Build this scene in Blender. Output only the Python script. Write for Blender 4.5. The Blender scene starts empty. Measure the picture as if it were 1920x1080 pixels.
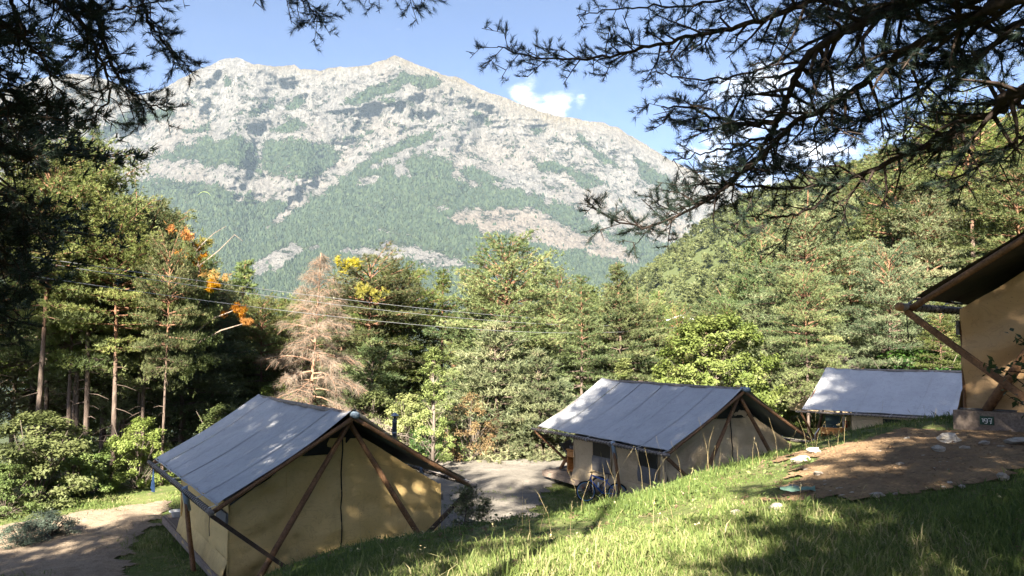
import bpy, math, random
import numpy as np
from mathutils import Vector, Matrix, Euler

random.seed(7)
SC = bpy.context.scene
COL = SC.collection

# ------------------------------------------------------------------ camera, sky, sun, exposure
FPX, PIT = 1504.66, 0.0738                     # focal length in photograph pixels, upward pitch
cam_d = bpy.data.cameras.new('camera')
cam_d.sensor_width = 36.0
cam_d.lens = FPX / 1920 * 36
cam_d.clip_start = 0.05
cam_d.clip_end = 30000
cam = bpy.data.objects.new('camera', cam_d)
cam.rotation_euler = (math.pi / 2 + PIT, 0, 0)
COL.objects.link(cam)
SC.camera = cam

SUN_AZ_X, SUN_ELEV = -0.25, math.radians(31)    # direction towards the sun: behind the camera, a little left
_h = math.sqrt(1 - SUN_AZ_X ** 2)
SUN_V = Vector((SUN_AZ_X * math.cos(SUN_ELEV), -_h * math.cos(SUN_ELEV), math.sin(SUN_ELEV)))
sun_d = bpy.data.lights.new('sun', 'SUN')
sun_d.energy = 5.0
sun_d.angle = math.radians(0.55)
sun_d.color = (1.0, 0.90, 0.75)
sun = bpy.data.objects.new('sun', sun_d)
sun.rotation_euler = (-SUN_V).to_track_quat('-Z', 'Y').to_euler()
COL.objects.link(sun)

W = bpy.data.worlds.new('World')
SC.world = W
W.use_nodes = True
wn, wl = W.node_tree.nodes, W.node_tree.links
wn.clear()
w_out = wn.new('ShaderNodeOutputWorld')
w_bg = wn.new('ShaderNodeBackground')
w_bg.inputs['Strength'].default_value = 0.05
w_sky = wn.new('ShaderNodeTexSky')
w_sky.sky_type = 'NISHITA'
w_sky.sun_disc = False
w_sky.sun_elevation = SUN_ELEV
w_sky.sun_rotation = math.atan2(SUN_V.x, SUN_V.y)
w_sky.altitude = 1000
w_sky.air_density = 0.30
w_sky.dust_density = 2.6
w_sky.ozone_density = 5.0


def wmath(op, a, b=None):
    n = wn.new('ShaderNodeMath')
    n.operation = op
    for i, v in enumerate((a, b)):
        if v is None:
            continue
        if isinstance(v, (int, float)):
            n.inputs[i].default_value = v
        else:
            wl.new(v, n.inputs[i])
    return n.outputs[0]


def px_dir(px, py):
    az = math.atan((px - 960) / FPX)
    v = Vector(((px - 960) / FPX, 1, (540 - py) / FPX))
    c, s = math.cos(PIT), math.sin(PIT)
    v = Vector((v.x, v.y * c - v.z * s, v.y * s + v.z * c))
    return v.normalized()


w_tc = wn.new('ShaderNodeTexCoord')
w_map = wn.new('ShaderNodeMapping')
w_map.inputs['Scale'].default_value = (1, 1, 2.0)
wl.new(w_tc.outputs['Generated'], w_map.inputs['Vector'])
w_no = wn.new('ShaderNodeTexNoise')
w_no.inputs['Scale'].default_value = 14.0
w_no.inputs['Detail'].default_value = 9
w_no.inputs['Roughness'].default_value = 0.6
wl.new(w_map.outputs[0], w_no.inputs['Vector'])
lobes = None
for (px, py, rad, amp) in ((1440, 225, 0.11, .8), (1340, 190, 0.05, .6), (1540, 265, 0.10, .75), (985, 190, 0.030, .70), (1045, 205, 0.034, .76), (1095, 194, .020, .66),
                           (1450, 330, 0.10, .7), (1290, 310, .06, .5)):
    d = px_dir(px, py)
    vm = wn.new('ShaderNodeVectorMath')
    vm.operation = 'DISTANCE'
    wl.new(w_tc.outputs['Generated'], vm.inputs[0])
    vm.inputs[1].default_value = d
    q = wmath('DIVIDE', vm.outputs['Value'], rad)
    q = wmath('MULTIPLY', q, q)
    g = wmath('MULTIPLY', wmath('POWER', 2.718, wmath('MULTIPLY', q, -1.0)), amp)
    lobes = g if lobes is None else wmath('MAXIMUM', lobes, g)
cov = wmath('ADD', wmath('MULTIPLY', lobes, 0.50), wmath('MULTIPLY', w_no.outputs['Fac'], 1.35))
w_rmp = wn.new('ShaderNodeMapRange')
w_rmp.interpolation_type = 'SMOOTHSTEP'
w_rmp.inputs['From Min'].default_value = 0.93
w_rmp.inputs['From Max'].default_value = 1.25
wl.new(cov, w_rmp.inputs['Value'])
w_mix = wn.new('ShaderNodeMix')
w_mix.data_type = 'RGBA'
wl.new(w_rmp.outputs[0], w_mix.inputs['Factor'])
wl.new(w_sky.outputs[0], w_mix.inputs[6])
w_mix.inputs[7].default_value = (5.4, 5.5, 5.7, 1)
wl.new(w_mix.outputs[2], w_bg.inputs['Color'])
wl.new(w_bg.outputs[0], w_out.inputs['Surface'])

vs = SC.view_settings
vs.view_transform = 'Standard'
vs.look = 'None'
vs.exposure = 2.95
vs.gamma = 1.0
vs.use_curve_mapping = False
cy = SC.cycles
cy.max_bounces = 6
cy.diffuse_bounces = 4
cy.glossy_bounces = 2
cy.transmission_bounces = 3
cy.transparent_max_bounces = 6
cy.volume_bounces = 0
cy.use_denoising = True
cy.caustics_reflective = False
cy.caustics_refractive = False

# ------------------------------------------------------------------ small helpers
C_P, S_P = math.cos(PIT), math.sin(PIT)


def at(px, py, Y):
    """world point seen at that place of the photograph, Y metres ahead"""
    k = (540 - py) / FPX
    z = Y * (S_P + k * C_P) / (C_P - k * S_P)
    d = Y * C_P + z * S_P
    return Vector(((px - 960) / FPX * d, Y, z))


def _hash(ix, iy, s):
    h = (ix.astype(np.int64) * 374761393 + iy.astype(np.int64) * 668265263 + int(s) * 974634531) & 0x7fffffff
    h = ((h ^ (h >> 13)) * 1274126177) & 0x7fffffff
    h = (h ^ (h >> 16)) & 0xffff
    return h / 65535.0


def vn(x, y, s=0):
    x = np.asarray(x, float)
    y = np.asarray(y, float)
    ix, iy = np.floor(x), np.floor(y)
    fx, fy = x - ix, y - iy
    fx = fx * fx * fx * (fx * (fx * 6 - 15) + 10)
    fy = fy * fy * fy * (fy * (fy * 6 - 15) + 10)
    a, b = _hash(ix, iy, s), _hash(ix + 1, iy, s)
    c, d = _hash(ix, iy + 1, s), _hash(ix + 1, iy + 1, s)
    return (a + (b - a) * fx) * (1 - fy) + (c + (d - c) * fx) * fy


def fbm(x, y, o=4, s=0, r=0.5):
    t, a, n = 0, 1, 0
    for i in range(o):
        t = t + a * vn(x * 2 ** i, y * 2 ** i, s + i * 17)
        n += a
        a *= r
    return t / n


def ridged(x, y, o=5, s=0, r=0.5):
    t, a, n = 0, 1, 0
    for i in range(o):
        t = t + a * (1 - np.abs(2 * vn(x * 2 ** i, y * 2 ** i, s + i * 13) - 1))
        n += a
        a *= r
    return t / n


def sstep(a, b, x):
    t = np.clip((np.asarray(x, float) - a) / (b - a), 0, 1)
    return t * t * (3 - 2 * t)


def seg_dist(px, py, poly, closed=True):
    d = np.full(np.shape(px), 1e9)
    n = len(poly)
    for i in range(n if closed else n - 1):
        ax, ay = poly[i]
        bx, by = poly[(i + 1) % n]
        ex, ey = bx - ax, by - ay
        t = np.clip(((px - ax) * ex + (py - ay) * ey) / (ex * ex + ey * ey + 1e-12), 0, 1)
        d = np.minimum(d, np.hypot(px - ax - t * ex, py - ay - t * ey))
    return d


def inside(px, py, poly):
    r = np.zeros(np.shape(px), bool)
    n = len(poly)
    for i in range(n):
        ax, ay = poly[i]
        bx, by = poly[(i + 1) % n]
        if ay == by:
            continue
        c = ((ay > py) != (by > py)) & (px < (bx - ax) * (py - ay) / (by - ay) + ax)
        r ^= c
    return r


def sdf(px, py, poly):
    d = seg_dist(px, py, poly)
    return np.where(inside(px, py, poly), d, -d)


def link(o, parent=None):
    COL.objects.link(o)
    if parent is not None:
        o.parent = parent
    return o


def tag(o, label=None, cat=None, group=None, kind=None):
    if label:
        o['label'] = label
    if cat:
        o['category'] = cat
    if group:
        o['group'] = group
    if kind:
        o['kind'] = kind
    return o


def thing(name, label, cat, loc=(0, 0, 0), rz=0.0, group=None):
    o = bpy.data.objects.new(name, None)
    o.empty_display_size = 0.2
    COL.objects.link(o)
    o.location = loc
    o.rotation_euler = (0, 0, rz)
    return tag(o, label, cat, group)


def copy_tree(o, parent=None):
    c = o.copy()
    COL.objects.link(c)
    c.parent = parent
    for ch in list(o.children):
        copy_tree(ch, c)
    return c


def mesh_arrays(name, V, F, mats, attrs=None, smooth=False, mi=None):
    """V (n,3); F list of equal-length index arrays"""
    me = bpy.data.meshes.new(name)
    V = np.ascontiguousarray(V, np.float32)
    Fs = [np.asarray(f, np.int32) for f in F if len(f)]
    loops = np.concatenate([f.ravel() for f in Fs])
    cnt = np.concatenate([np.full(len(f), f.shape[1], np.int32) for f in Fs])
    start = np.concatenate([[0], np.cumsum(cnt)[:-1]]).astype(np.int32)
    me.vertices.add(len(V))
    me.vertices.foreach_set('co', V.ravel())
    me.loops.add(len(loops))
    me.loops.foreach_set('vertex_index', loops)
    me.polygons.add(len(cnt))
    me.polygons.foreach_set('loop_start', start)
    if mi is not None:
        me.polygons.foreach_set('material_index', np.asarray(mi, np.int32))
    me.polygons.foreach_set('use_smooth', np.full(len(cnt), smooth, bool))
    for m in (mats if isinstance(mats, (list, tuple)) else [mats]):
        me.materials.append(m)
    for k, a in (attrs or {}).items():
        at_ = me.attributes.new(k, 'FLOAT', 'POINT')
        at_.data.foreach_set('value', np.ascontiguousarray(a, np.float32))
    me.update(calc_edges=True)
    return me


class MB:
    def __init__(self):
        self.v, self.f, self.n = [], {}, 0

    def add(self, V, F):
        V = np.asarray(V, float).reshape(-1, 3)
        for f in F:
            self.f.setdefault(len(f), []).append([i + self.n for i in f])
        self.v.append(V)
        self.n += len(V)
        return self

    def box(self, c, s, R=None):
        h = np.array(s) / 2
        P = np.array([[x, y, z] for x in (-1, 1) for y in (-1, 1) for z in (-1, 1)]) * h
        if R is not None:
            P = P @ np.array(R).T
        return self.add(P + np.array(c), [(0, 1, 3, 2), (4, 6, 7, 5), (0, 4, 5, 1), (2, 3, 7, 6), (0, 2, 6, 4), (1, 5, 7, 3)])

    def beam(self, a, b, w, h, up=(0, 0, 1)):
        a, b = Vector(a), Vector(b)
        d = (b - a)
        L = d.length
        d.normalize()
        x = d.cross(Vector(up)).normalized()
        y = x.cross(d)
        R = Matrix((x, d, y)).transposed()
        return self.box((a + b) / 2, (w, L, h), R)

    def tube(self, pts, rad, n=8, cap=True):
        pts = [Vector(p) for p in pts]
        if isinstance(rad, (int, float)):
            rad = [rad] * len(pts)
        V = []
        ref = None
        for i, p in enumerate(pts):
            d = (pts[min(i + 1, len(pts) - 1)] - pts[max(i - 1, 0)])
            d = d.normalized() if d.length > 1e-9 else Vector((0, 0, 1))
            if ref is None:
                ref = Vector((0, 0, 1)) if abs(d.z) < .9 else Vector((1, 0, 0))
            x = d.cross(ref)
            if x.length < 1e-5:
                x = d.orthogonal()
            x.normalize()
            y = x.cross(d).normalized()
            ref = -y if False else y.cross(Vector((0, 0, 0))) if False else ref
            for k in range(n):
                a = 2 * math.pi * k / n
                V.append(p + (x * math.cos(a) + y * math.sin(a)) * rad[i])
        F = []
        for i in range(len(pts) - 1):
            for k in range(n):
                k2 = (k + 1) % n
                F.append((i * n + k, i * n + k2, (i + 1) * n + k2, (i + 1) * n + k))
        if cap:
            F.append(tuple(range(n - 1, -1, -1)))
            F.append(tuple((len(pts) - 1) * n + k for k in range(n)))
        return self.add([tuple(v) for v in V], F)

    def lathe(self, c, prof, n=12):
        V, F = [], []
        for (r, z) in prof:
            for k in range(n):
                a = 2 * math.pi * k / n
                V.append((c[0] + r * math.cos(a), c[1] + r * math.sin(a), c[2] + z))
        for i in range(len(prof) - 1):
            for k in range(n):
                k2 = (k + 1) % n
                F.append((i * n + k, i * n + k2, (i + 1) * n + k2, (i + 1) * n + k))
        F.append(tuple(range(n - 1, -1, -1)))
        F.append(tuple((len(prof) - 1) * n + k for k in range(n)))
        return self.add(V, F)

    def grid(self, P):
        P = np.asarray(P, float)
        a, b = P.shape[:2]
        F = [(i * b + j, (i + 1) * b + j, (i + 1) * b + j + 1, i * b + j + 1) for i in range(a - 1) for j in range(b - 1)]
        return self.add(P.reshape(-1, 3), F)

    def torus(self, c, R, r, ax=(0, 1, 0), n=28, m=6, a0=0, a1=2 * math.pi):
        ax = Vector(ax).normalized()
        x = ax.orthogonal().normalized()
        y = ax.cross(x)
        pts = [Vector(c) + (x * math.cos(a) + y * math.sin(a)) * R for a in np.linspace(a0, a1, n + 1)]
        V, F = [], []
        for p in pts[:-1]:
            d = (p - Vector(c)).normalized()
            for k in range(m):
                t = 2 * math.pi * k / m
                V.append(p + (d * math.cos(t) + ax * math.sin(t)) * r)
        for i in range(n):
            for k in range(m):
                i2, k2 = (i + 1) % n, (k + 1) % m
                F.append((i * m + k, i2 * m + k, i2 * m + k2, i * m + k2))
        return self.add([tuple(v) for v in V], F)

    def mesh(self, name, mat, smooth=False, attrs=None):
        return mesh_arrays(name, np.concatenate(self.v), [np.array(f) for f in self.f.values()], mat, attrs, smooth)

    def build(self, name, mat, parent=None, smooth=False):
        o = bpy.data.objects.new(name, self.mesh(name, mat, smooth))
        return link(o, parent)


# ------------------------------------------------------------------ materials
class NT:
    """a tiny node-tree writer"""

    def __init__(self, name):
        self.m = bpy.data.materials.new(name)
        self.m.use_nodes = True
        self.n, self.l = self.m.node_tree.nodes, self.m.node_tree.links
        self.n.clear()
        self.out = self.n.new('ShaderNodeOutputMaterial')

    def put(self, sock, v):
        if v is None:
            return
        if hasattr(v, 'is_linked') or hasattr(v, 'links'):
            self.l.new(v, sock)
        elif isinstance(v, (tuple, list)) and len(v) == 3 and sock.type == 'RGBA':
            sock.default_value = (*v, 1)
        else:
            sock.default_value = v

    def coord(self, kind='Object', scale=(1, 1, 1), rot=(0, 0, 0)):
        tc = self.n.new('ShaderNodeTexCoord')
        mp = self.n.new('ShaderNodeMapping')
        mp.inputs['Scale'].default_value = scale
        mp.inputs['Rotation'].default_value = rot
        self.l.new(tc.outputs[kind], mp.inputs[0])
        return mp.outputs[0]

    def pos(self, scale=(1, 1, 1), rot=(0, 0, 0)):
        g = self.n.new('ShaderNodeNewGeometry')
        mp = self.n.new('ShaderNodeMapping')
        mp.inputs['Scale'].default_value = scale
        mp.inputs['Rotation'].default_value = rot
        self.l.new(g.outputs['Position'], mp.inputs[0])
        return mp.outputs[0]

    def noise(self, vec, scale, detail=4, rough=.55, dist=0.0):
        t = self.n.new('ShaderNodeTexNoise')
        self.put(t.inputs['Vector'], vec)
        t.inputs['Scale'].default_value = scale
        t.inputs['Detail'].default_value = detail
        t.inputs['Roughness'].default_value = rough
        t.inputs['Distortion'].default_value = dist
        return t.outputs['Fac']

    def voro(self, vec, scale, out='Distance', feat='F1'):
        t = self.n.new('ShaderNodeTexVoronoi')
        t.feature = feat
        self.put(t.inputs['Vector'], vec)
        t.inputs['Scale'].default_value = scale
        return t.outputs[out]

    def wave(self, vec, scale, dist=0.0, axis='X', detail=2):
        t = self.n.new('ShaderNodeTexWave')
        t.bands_direction = axis
        self.put(t.inputs['Vector'], vec)
        t.inputs['Scale'].default_value = scale
        t.inputs['Distortion'].default_value = dist
        t.inputs['Detail'].default_value = detail
        return t.outputs['Fac']

    def rng(self, v, a, b, c=0.0, d=1.0, smooth=True):
        t = self.n.new('ShaderNodeMapRange')
        t.interpolation_type = 'SMOOTHSTEP' if smooth else 'LINEAR'
        self.put(t.inputs['Value'], v)
        t.inputs['From Min'].default_value = a
        t.inputs['From Max'].default_value = b
        t.inputs['To Min'].default_value = c
        t.inputs['To Max'].default_value = d
        return t.outputs[0]

    def mix(self, f, a, b, mode='MIX'):
        t = self.n.new('ShaderNodeMix')
        t.data_type = 'RGBA'
        t.blend_type = mode
        self.put(t.inputs['Factor'], f)
        self.put(t.inputs[6], a)
        self.put(t.inputs[7], b)
        return t.outputs[2]

    def math(self, op, a, b=None):
        t = self.n.new('ShaderNodeMath')
        t.operation = op
        self.put(t.inputs[0], a)
        if b is not None:
            self.put(t.inputs[1], b)
        return t.outputs[0]

    def attr(self, name):
        t = self.n.new('ShaderNodeAttribute')
        t.attribute_name = name
        return t.outputs['Fac']

    def rand(self):
        return self.n.new('ShaderNodeObjectInfo').outputs['Random']

    def bump(self, h, dist, strength=1.0, nrm=None):
        t = self.n.new('ShaderNodeBump')
        self.put(t.inputs['Height'], h)
        t.inputs['Distance'].default_value = dist
        t.inputs['Strength'].default_value = strength
        if nrm is not None:
            self.put(t.inputs['Normal'], nrm)
        return t.outputs[0]

    def bsdf(self, col, rough=.8, nrm=None, spec=.3, metal=0.0, trans=None, tcol=None, sheen=0):
        b = self.n.new('ShaderNodeBsdfPrincipled')
        self.put(b.inputs['Base Color'], col)
        self.put(b.inputs['Roughness'], rough)
        b.inputs['Specular IOR Level'].default_value = spec
        b.inputs['Metallic'].default_value = metal
        if sheen:
            b.inputs['Sheen Weight'].default_value = sheen
        if nrm is not None:
            self.put(b.inputs['Normal'], nrm)
        o = b.outputs[0]
        if trans:
            t = self.n.new('ShaderNodeBsdfTranslucent')
            self.put(t.inputs['Color'], tcol if tcol is not None else col)
            mx = self.n.new('ShaderNodeMixShader')
            mx.inputs[0].default_value = trans
            self.l.new(o, mx.inputs[1])
            self.l.new(t.outputs[0], mx.inputs[2])
            o = mx.outputs[0]
        self.l.new(o, self.out.inputs['Surface'])
        return self.m


def m_plain(name, col, rough=.6, spec=.4, metal=0.0, var=.25, scale=9.0):
    t = NT(name)
    c = t.coord()
    n = t.noise(c, scale, 5)
    col2 = tuple(x * (1 - var) for x in col)
    return t.bsdf(t.mix(t.rng(n, .3, .7), col, col2), rough, t.bump(t.noise(c, scale * 6, 3), .002, .5), spec, metal)


def m_canvas(name, col, stain, trans=0.0):
    t = NT(name)
    c = t.coord()
    big = t.noise(c, .9, 5, .6)
    streak = t.noise(t.coord(scale=(2.2, 2.2, .35)), 2.0, 5, .65)
    fine = t.noise(c, 60, 3)
    k = t.mix(t.rng(big, .35, .75, 0, .7), col, stain)
    k = t.mix(t.rng(streak, .5, .8, 0, .35), k, tuple(x * .62 for x in stain))
    k = t.mix(t.rng(fine, .3, .7, 0, .25), k, tuple(x * .8 for x in col))
    sep = t.n.new('ShaderNodeSeparateXYZ')
    t.l.new(c, sep.inputs[0])
    mud = t.rng(t.math('ADD', sep.outputs['Z'], t.math('MULTIPLY', t.noise(c, 3.5, 5, .7), .9)), .95, .35, 0, .55)
    k = t.mix(mud, k, tuple(x * .45 for x in stain))
    crease_shade = t.noise(t.coord(scale=(1, 1, 2.2), rot=(.3, .5, .2)), 1.7, 3, .5, 1.6)
    k = t.mix(t.rng(t.math('ABSOLUTE', t.math('SUBTRACT', crease_shade, .5)), .022, .0, 0, .30), k, tuple(x * .6 for x in stain))  # thin darker lines put crease shading into the canvas colour
    sp = t.rng(t.noise(c, 38, 2, .5), .68, .74)
    k = t.mix(t.math('MULTIPLY', sp, t.rng(big, .4, .6, .2, .8)), k, (.09, .07, .045))
    h = t.math('ADD', t.math('MULTIPLY', t.noise(t.coord(scale=(1, 1, 1.6)), 2.6, 5, .55, .8), 1.6), t.math('MULTIPLY', fine, .03))
    return t.bsdf(k, .85, t.bump(h, .03, .6), .2, trans=trans or None)


def m_wood(name, col, dark, rough=.75, scale=1.0):
    t = NT(name)
    c = t.coord(scale=(6 * scale, 6 * scale, 6 * scale))
    g = t.noise(t.coord(scale=(14, 2.2, 14)), 2.0, 6, .65, .6)
    b = t.noise(c, .5, 4)
    k = t.mix(t.rng(g, .35, .7), col, dark)
    k = t.mix(t.rng(b, .45, .75, 0, .6), k, tuple(x * .7 for x in dark))
    return t.bsdf(k, rough, t.bump(g, .006, .7), .3)


def m_needles(name, c1, c2, c3, trans=.28, rough=.55):
    """leaf colour varies clump by clump (attribute v) and tree by tree"""
    t = NT(name)
    v = t.attr('v')
    k = t.mix(t.rng(v, .1, .75, smooth=False), c1, c2)
    k = t.mix(t.rng(v, .86, .97), k, c3)
    hs = t.n.new('ShaderNodeHueSaturation')
    t.put(hs.inputs['Color'], k)
    t.put(hs.inputs['Hue'], t.rng(t.math('FRACT', t.math('MULTIPLY', t.rand(), 7.31)), 0, 1, .482, .520, False))
    t.put(hs.inputs['Value'], t.rng(t.rand(), 0, 1, .62, 1.14, False))
    t.put(hs.inputs['Saturation'], t.rng(t.math('FRACT', t.math('MULTIPLY', t.rand(), 3.77)), 0, 1, .9, 1.2, False))
    k = hs.outputs[0]
    return t.bsdf(k, rough, None, .25, trans=trans)


def m_bark(name, lo, hi, zmix):
    t = NT(name)
    c = t.coord(scale=(1, 1, .35))
    n = t.noise(c, 7, 6, .65)
    vo = t.voro(c, 9)
    tc = t.n.new('ShaderNodeTexCoord')
    sp = t.n.new('ShaderNodeSeparateXYZ')
    t.l.new(tc.outputs['Object'], sp.inputs[0])
    hgt = t.math('ADD', sp.outputs['Z'], t.math('MULTIPLY', n, 2.0))
    k = t.mix(t.rng(hgt, zmix, zmix + 3.5), lo, hi)
    k = t.mix(t.rng(n, .35, .7, 0, .75), k, tuple(x * .45 for x in lo))
    return t.bsdf(k, .9, t.bump(t.math('ADD', n, vo), .03, .9), .15)


MAT = {}
MAT['fly'] = m_canvas('grey fly canvas', (.385, .392, .405), (.315, .322, .335))
MAT['fly_dark'] = m_canvas('dark canvas', (.10, .085, .07), (.06, .05, .045))  # darker, browner version of the fly canvas
MAT['ochre'] = m_canvas('ochre-lit canvas', (.62, .45, .20), (.52, .375, .165))  # same wall canvas as the others; warm bounce light put into its colour
MAT['beige'] = m_canvas('beige-lit canvas', (.55, .43, .275), (.46, .36, .235))  # wall canvas again, with the lighting at these tents put into the tint
MAT['tan'] = m_canvas('tan-lit canvas', (.56, .37, .20), (.47, .31, .165))  # wall canvas once more, tinted for the light on the fourth tent
MAT['pole'] = m_wood('pole wood', (.22, .12, .062), (.10, .052, .028))
MAT['pole_grey'] = m_wood('weathered pole', (.27, .235, .205), (.13, .11, .10))
MAT['pole_dark'] = m_wood('dark beam', (.075, .05, .038), (.03, .022, .018))  # darker brown wood for the first tent's front braces
MAT['pole_fresh'] = m_wood('fresh pole', (.40, .22, .10), (.24, .12, .055))
MAT['deck'] = m_wood('grey deck wood', (.24, .19, .155), (.12, .095, .08))
MAT['sheath'] = m_canvas('blue grey sheath', (.22, .29, .36), (.17, .22, .28))
MAT['rope'] = m_plain('dark rope', (.035, .033, .035), .8, .2)
MAT['cord_pale'] = m_plain('pale cord', (.55, .55, .56), .7, .2)
MAT['seam'] = m_plain('black zip tape', (.012, .012, .013), .7, .3)
MAT['net'] = m_plain('black window net', (.008, .009, .010), .5, .3)
MAT['flap'] = m_canvas('grey window flap', (.16, .155, .155), (.12, .118, .12))
MAT['steel'] = m_plain('galvanised steel', (.32, .36, .40), .35, .5, .8, .2, 14)
MAT['dull_steel'] = m_plain('dull steel', (.17, .19, .21), .42, .5, .6, .3, 14)
MAT['cabinet'] = m_wood('orange cabinet wood', (.52, .24, .075), (.36, .15, .045), .5)
MAT['black'] = m_plain('black plastic', (.018, .018, .02), .5, .4)
MAT['tyre'] = m_plain('tyre rubber', (.014, .014, .015), .8, .3)
MAT['blue'] = m_plain('blue lacquer', (.02, .11, .42), .3, .5)
MAT['blue_light'] = m_plain('light blue lacquer', (.10, .30, .58), .3, .5)
MAT['navy'] = m_plain('navy lacquer', (.015, .025, .07), .3, .5)
MAT['orange'] = m_plain('orange reflector', (.62, .16, .03), .3, .5)
MAT['silver'] = m_plain('silver metal', (.5, .5, .52), .3, .5, .9)
MAT['white'] = m_plain('white plastic', (.72, .74, .76), .45, .4, 0, .1)
MAT['sign'] = m_plain('dark green sign', (.012, .055, .032), .5, .4)
MAT['digit'] = m_plain('white digit paint', (.8, .8, .78), .6, .3, 0, .06)
MAT['chair'] = m_canvas('grey chair cloth', (.17, .165, .165), (.13, .127, .13))
MAT['green_box'] = m_plain('dark green enamel', (.022, .045, .045), .4, .5)
MAT['towel'] = m_plain('blue towel', (.25, .42, .66), .9, .1)
MAT['red'] = m_plain('red print', (.5, .05, .05), .7, .2)
MAT['litter'] = m_plain('grey green cloth', (.16, .28, .22), .8, .2)
MAT['concrete'] = m_plain('concrete', (.30, .29, .27), .9, .2, 0, .35, 5)
MAT['wire'] = m_plain('grey cable', (.42, .43, .45), .5, .4, .3)
MAT['glider'] = m_plain('pale yellow green nylon', (.55, .68, .22), .6, .3)

MAT['pine'] = m_needles('pine needles', (.065, .090, .030), (.20, .235, .090), (.32, .30, .14), .42)
MAT['pine_blue'] = m_needles('blue green needles', (.070, .100, .048), (.22, .25, .125), (.35, .32, .19), .42)
MAT['pine_near'] = m_needles('shaded pine needles', (.014, .026, .019), (.024, .042, .029), (.045, .04, .024), .06)  # needle colour darkened to stand for the shade under the crown
MAT['leaf'] = m_needles('bright leaves', (.125, .165, .050), (.25, .285, .110), (.34, .33, .14), .42)
MAT['leaf_mid'] = m_needles('mid green leaves', (.075, .11, .032), (.155, .20, .065), (.24, .24, .09), .38)
MAT['leaf_dark'] = m_needles('dark leaves', (.03, .06, .02), (.06, .10, .03), (.10, .12, .04), .3)
MAT['sage'] = m_needles('sage leaves', (.07, .10, .075), (.14, .17, .13), (.2, .2, .15), .25)
MAT['withered'] = m_needles('orange withered needles', (.21, .095, .022), (.36, .175, .035), (.42, .28, .06), .3)
MAT['yellow'] = m_needles('yellowing needles', (.17, .17, .03), (.28, .26, .04), (.32, .28, .06), .3)
MAT['deadtwig'] = m_needles('dry dead twigs', (.115, .095, .08), (.20, .165, .14), (.26, .22, .19), .1, .9)
MAT['brownleaf'] = m_needles('brown dry leaves', (.135, .090, .055), (.215, .155, .095), (.25, .21, .12), .3)
MAT['bark'] = m_bark('pine bark', (.115, .088, .072), (.20, .105, .062), 6.0)
MAT['bark_grey'] = m_bark('grey bark', (.15, .125, .105), (.20, .16, .13), 3.0)
MAT['bark_dead'] = m_bark('dead orange bark', (.22, .145, .105), (.27, .165, .11), 2.0)
MAT['bark_near'] = m_bark('near limb bark', (.034, .027, .024), (.046, .033, .027), 0.0)  # bark colour darkened as well, so the limbs look shaded


def m_grass():
    t = NT('grass blades')
    v = t.attr('v')
    k = t.mix(t.rng(v, .0, .55, smooth=False), (0.050, 0.090, 0.022), (0.150, 0.195, 0.056))
    k = t.mix(t.rng(v, .55, .95), k, (0.333, 0.296, 0.163))
    return t.bsdf(k, .6, None, .2, trans=.38)


MAT['grass'] = m_grass()


def m_straw():
    t = NT('dry stalks')
    return t.bsdf(t.mix(t.attr('v'), (.36, .29, .15), (.52, .46, .28)), .7, None, .2, trans=.2)


MAT['straw'] = m_straw()


def m_ground():
    t = NT('forest ground')
    p = t.pos()
    n1, n2, n3 = t.noise(p, .55, 6, .6), t.noise(p, 3.1, 6, .65), t.noise(p, 26, 4)
    k = t.mix(t.rng(n1, .38, .62), (.075, .105, .030), (.135, .155, .055))
    k = t.mix(t.rng(n2, .5, .72), k, (.20, .165, .10))
    k = t.mix(t.rng(n3, .4, .7, 0, .5), k, (.05, .055, .025))
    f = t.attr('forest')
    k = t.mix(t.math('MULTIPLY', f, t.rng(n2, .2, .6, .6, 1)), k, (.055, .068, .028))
    return t.bsdf(k, .95, t.bump(t.math('ADD', n2, t.math('MULTIPLY', n3, .3)), .08, .8), .1)


def m_earth(name, a, b, c, peb):
    t = NT(name)
    p = t.pos()
    n1, n2, n3 = t.noise(p, .8, 6, .62), t.noise(p, 5.5, 6, .65), t.noise(p, 45, 4)
    k = t.mix(t.rng(n1, .35, .65), a, b)
    k = t.mix(t.rng(n2, .45, .72, 0, .8), k, c)
    vo = t.voro(p, peb)
    k = t.mix(t.rng(vo, .12, .3, .5, 0), k, tuple(min(.6, x * 1.5) for x in a))
    k = t.mix(t.rng(n3, .4, .75, 0, .45), k, tuple(x * .5 for x in b))
    h = t.math('ADD', t.math('ADD', n2, t.math('MULTIPLY', n3, .35)), t.math('MULTIPLY', t.rng(vo, 0, .4, .5, 0), .5))
    return t.bsdf(k, .95, t.bump(h, .06, .9), .1)


MAT['ground'] = m_ground()
MAT['gravel'] = m_earth('pale gravel', (0.190, 0.174, 0.153), (0.158, 0.146, 0.126), (0.116, 0.108, 0.095), 16)
MAT['dirt'] = m_earth('trodden dirt', (0.270, 0.217, 0.161), (0.225, 0.176, 0.128), (0.150, 0.116, 0.083), 14)
MAT['mound'] = m_earth('bare brown earth', (.27, .185, .105), (.205, .135, .078), (.14, .098, .062), 12)


def m_rock():
    t = NT('pale stone')
    c = t.coord()
    n = t.noise(c, 4, 6, .65)
    k = t.mix(t.rng(n, .35, .7), (.44, .41, .36), (.29, .26, .225))
    k = t.mix(t.rng(t.rand(), 0, 1, 0, .5), k, (.25, .21, .17))
    return t.bsdf(k, .9, t.bump(n, .04, .8), .2)


MAT['stone'] = m_rock()


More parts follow.
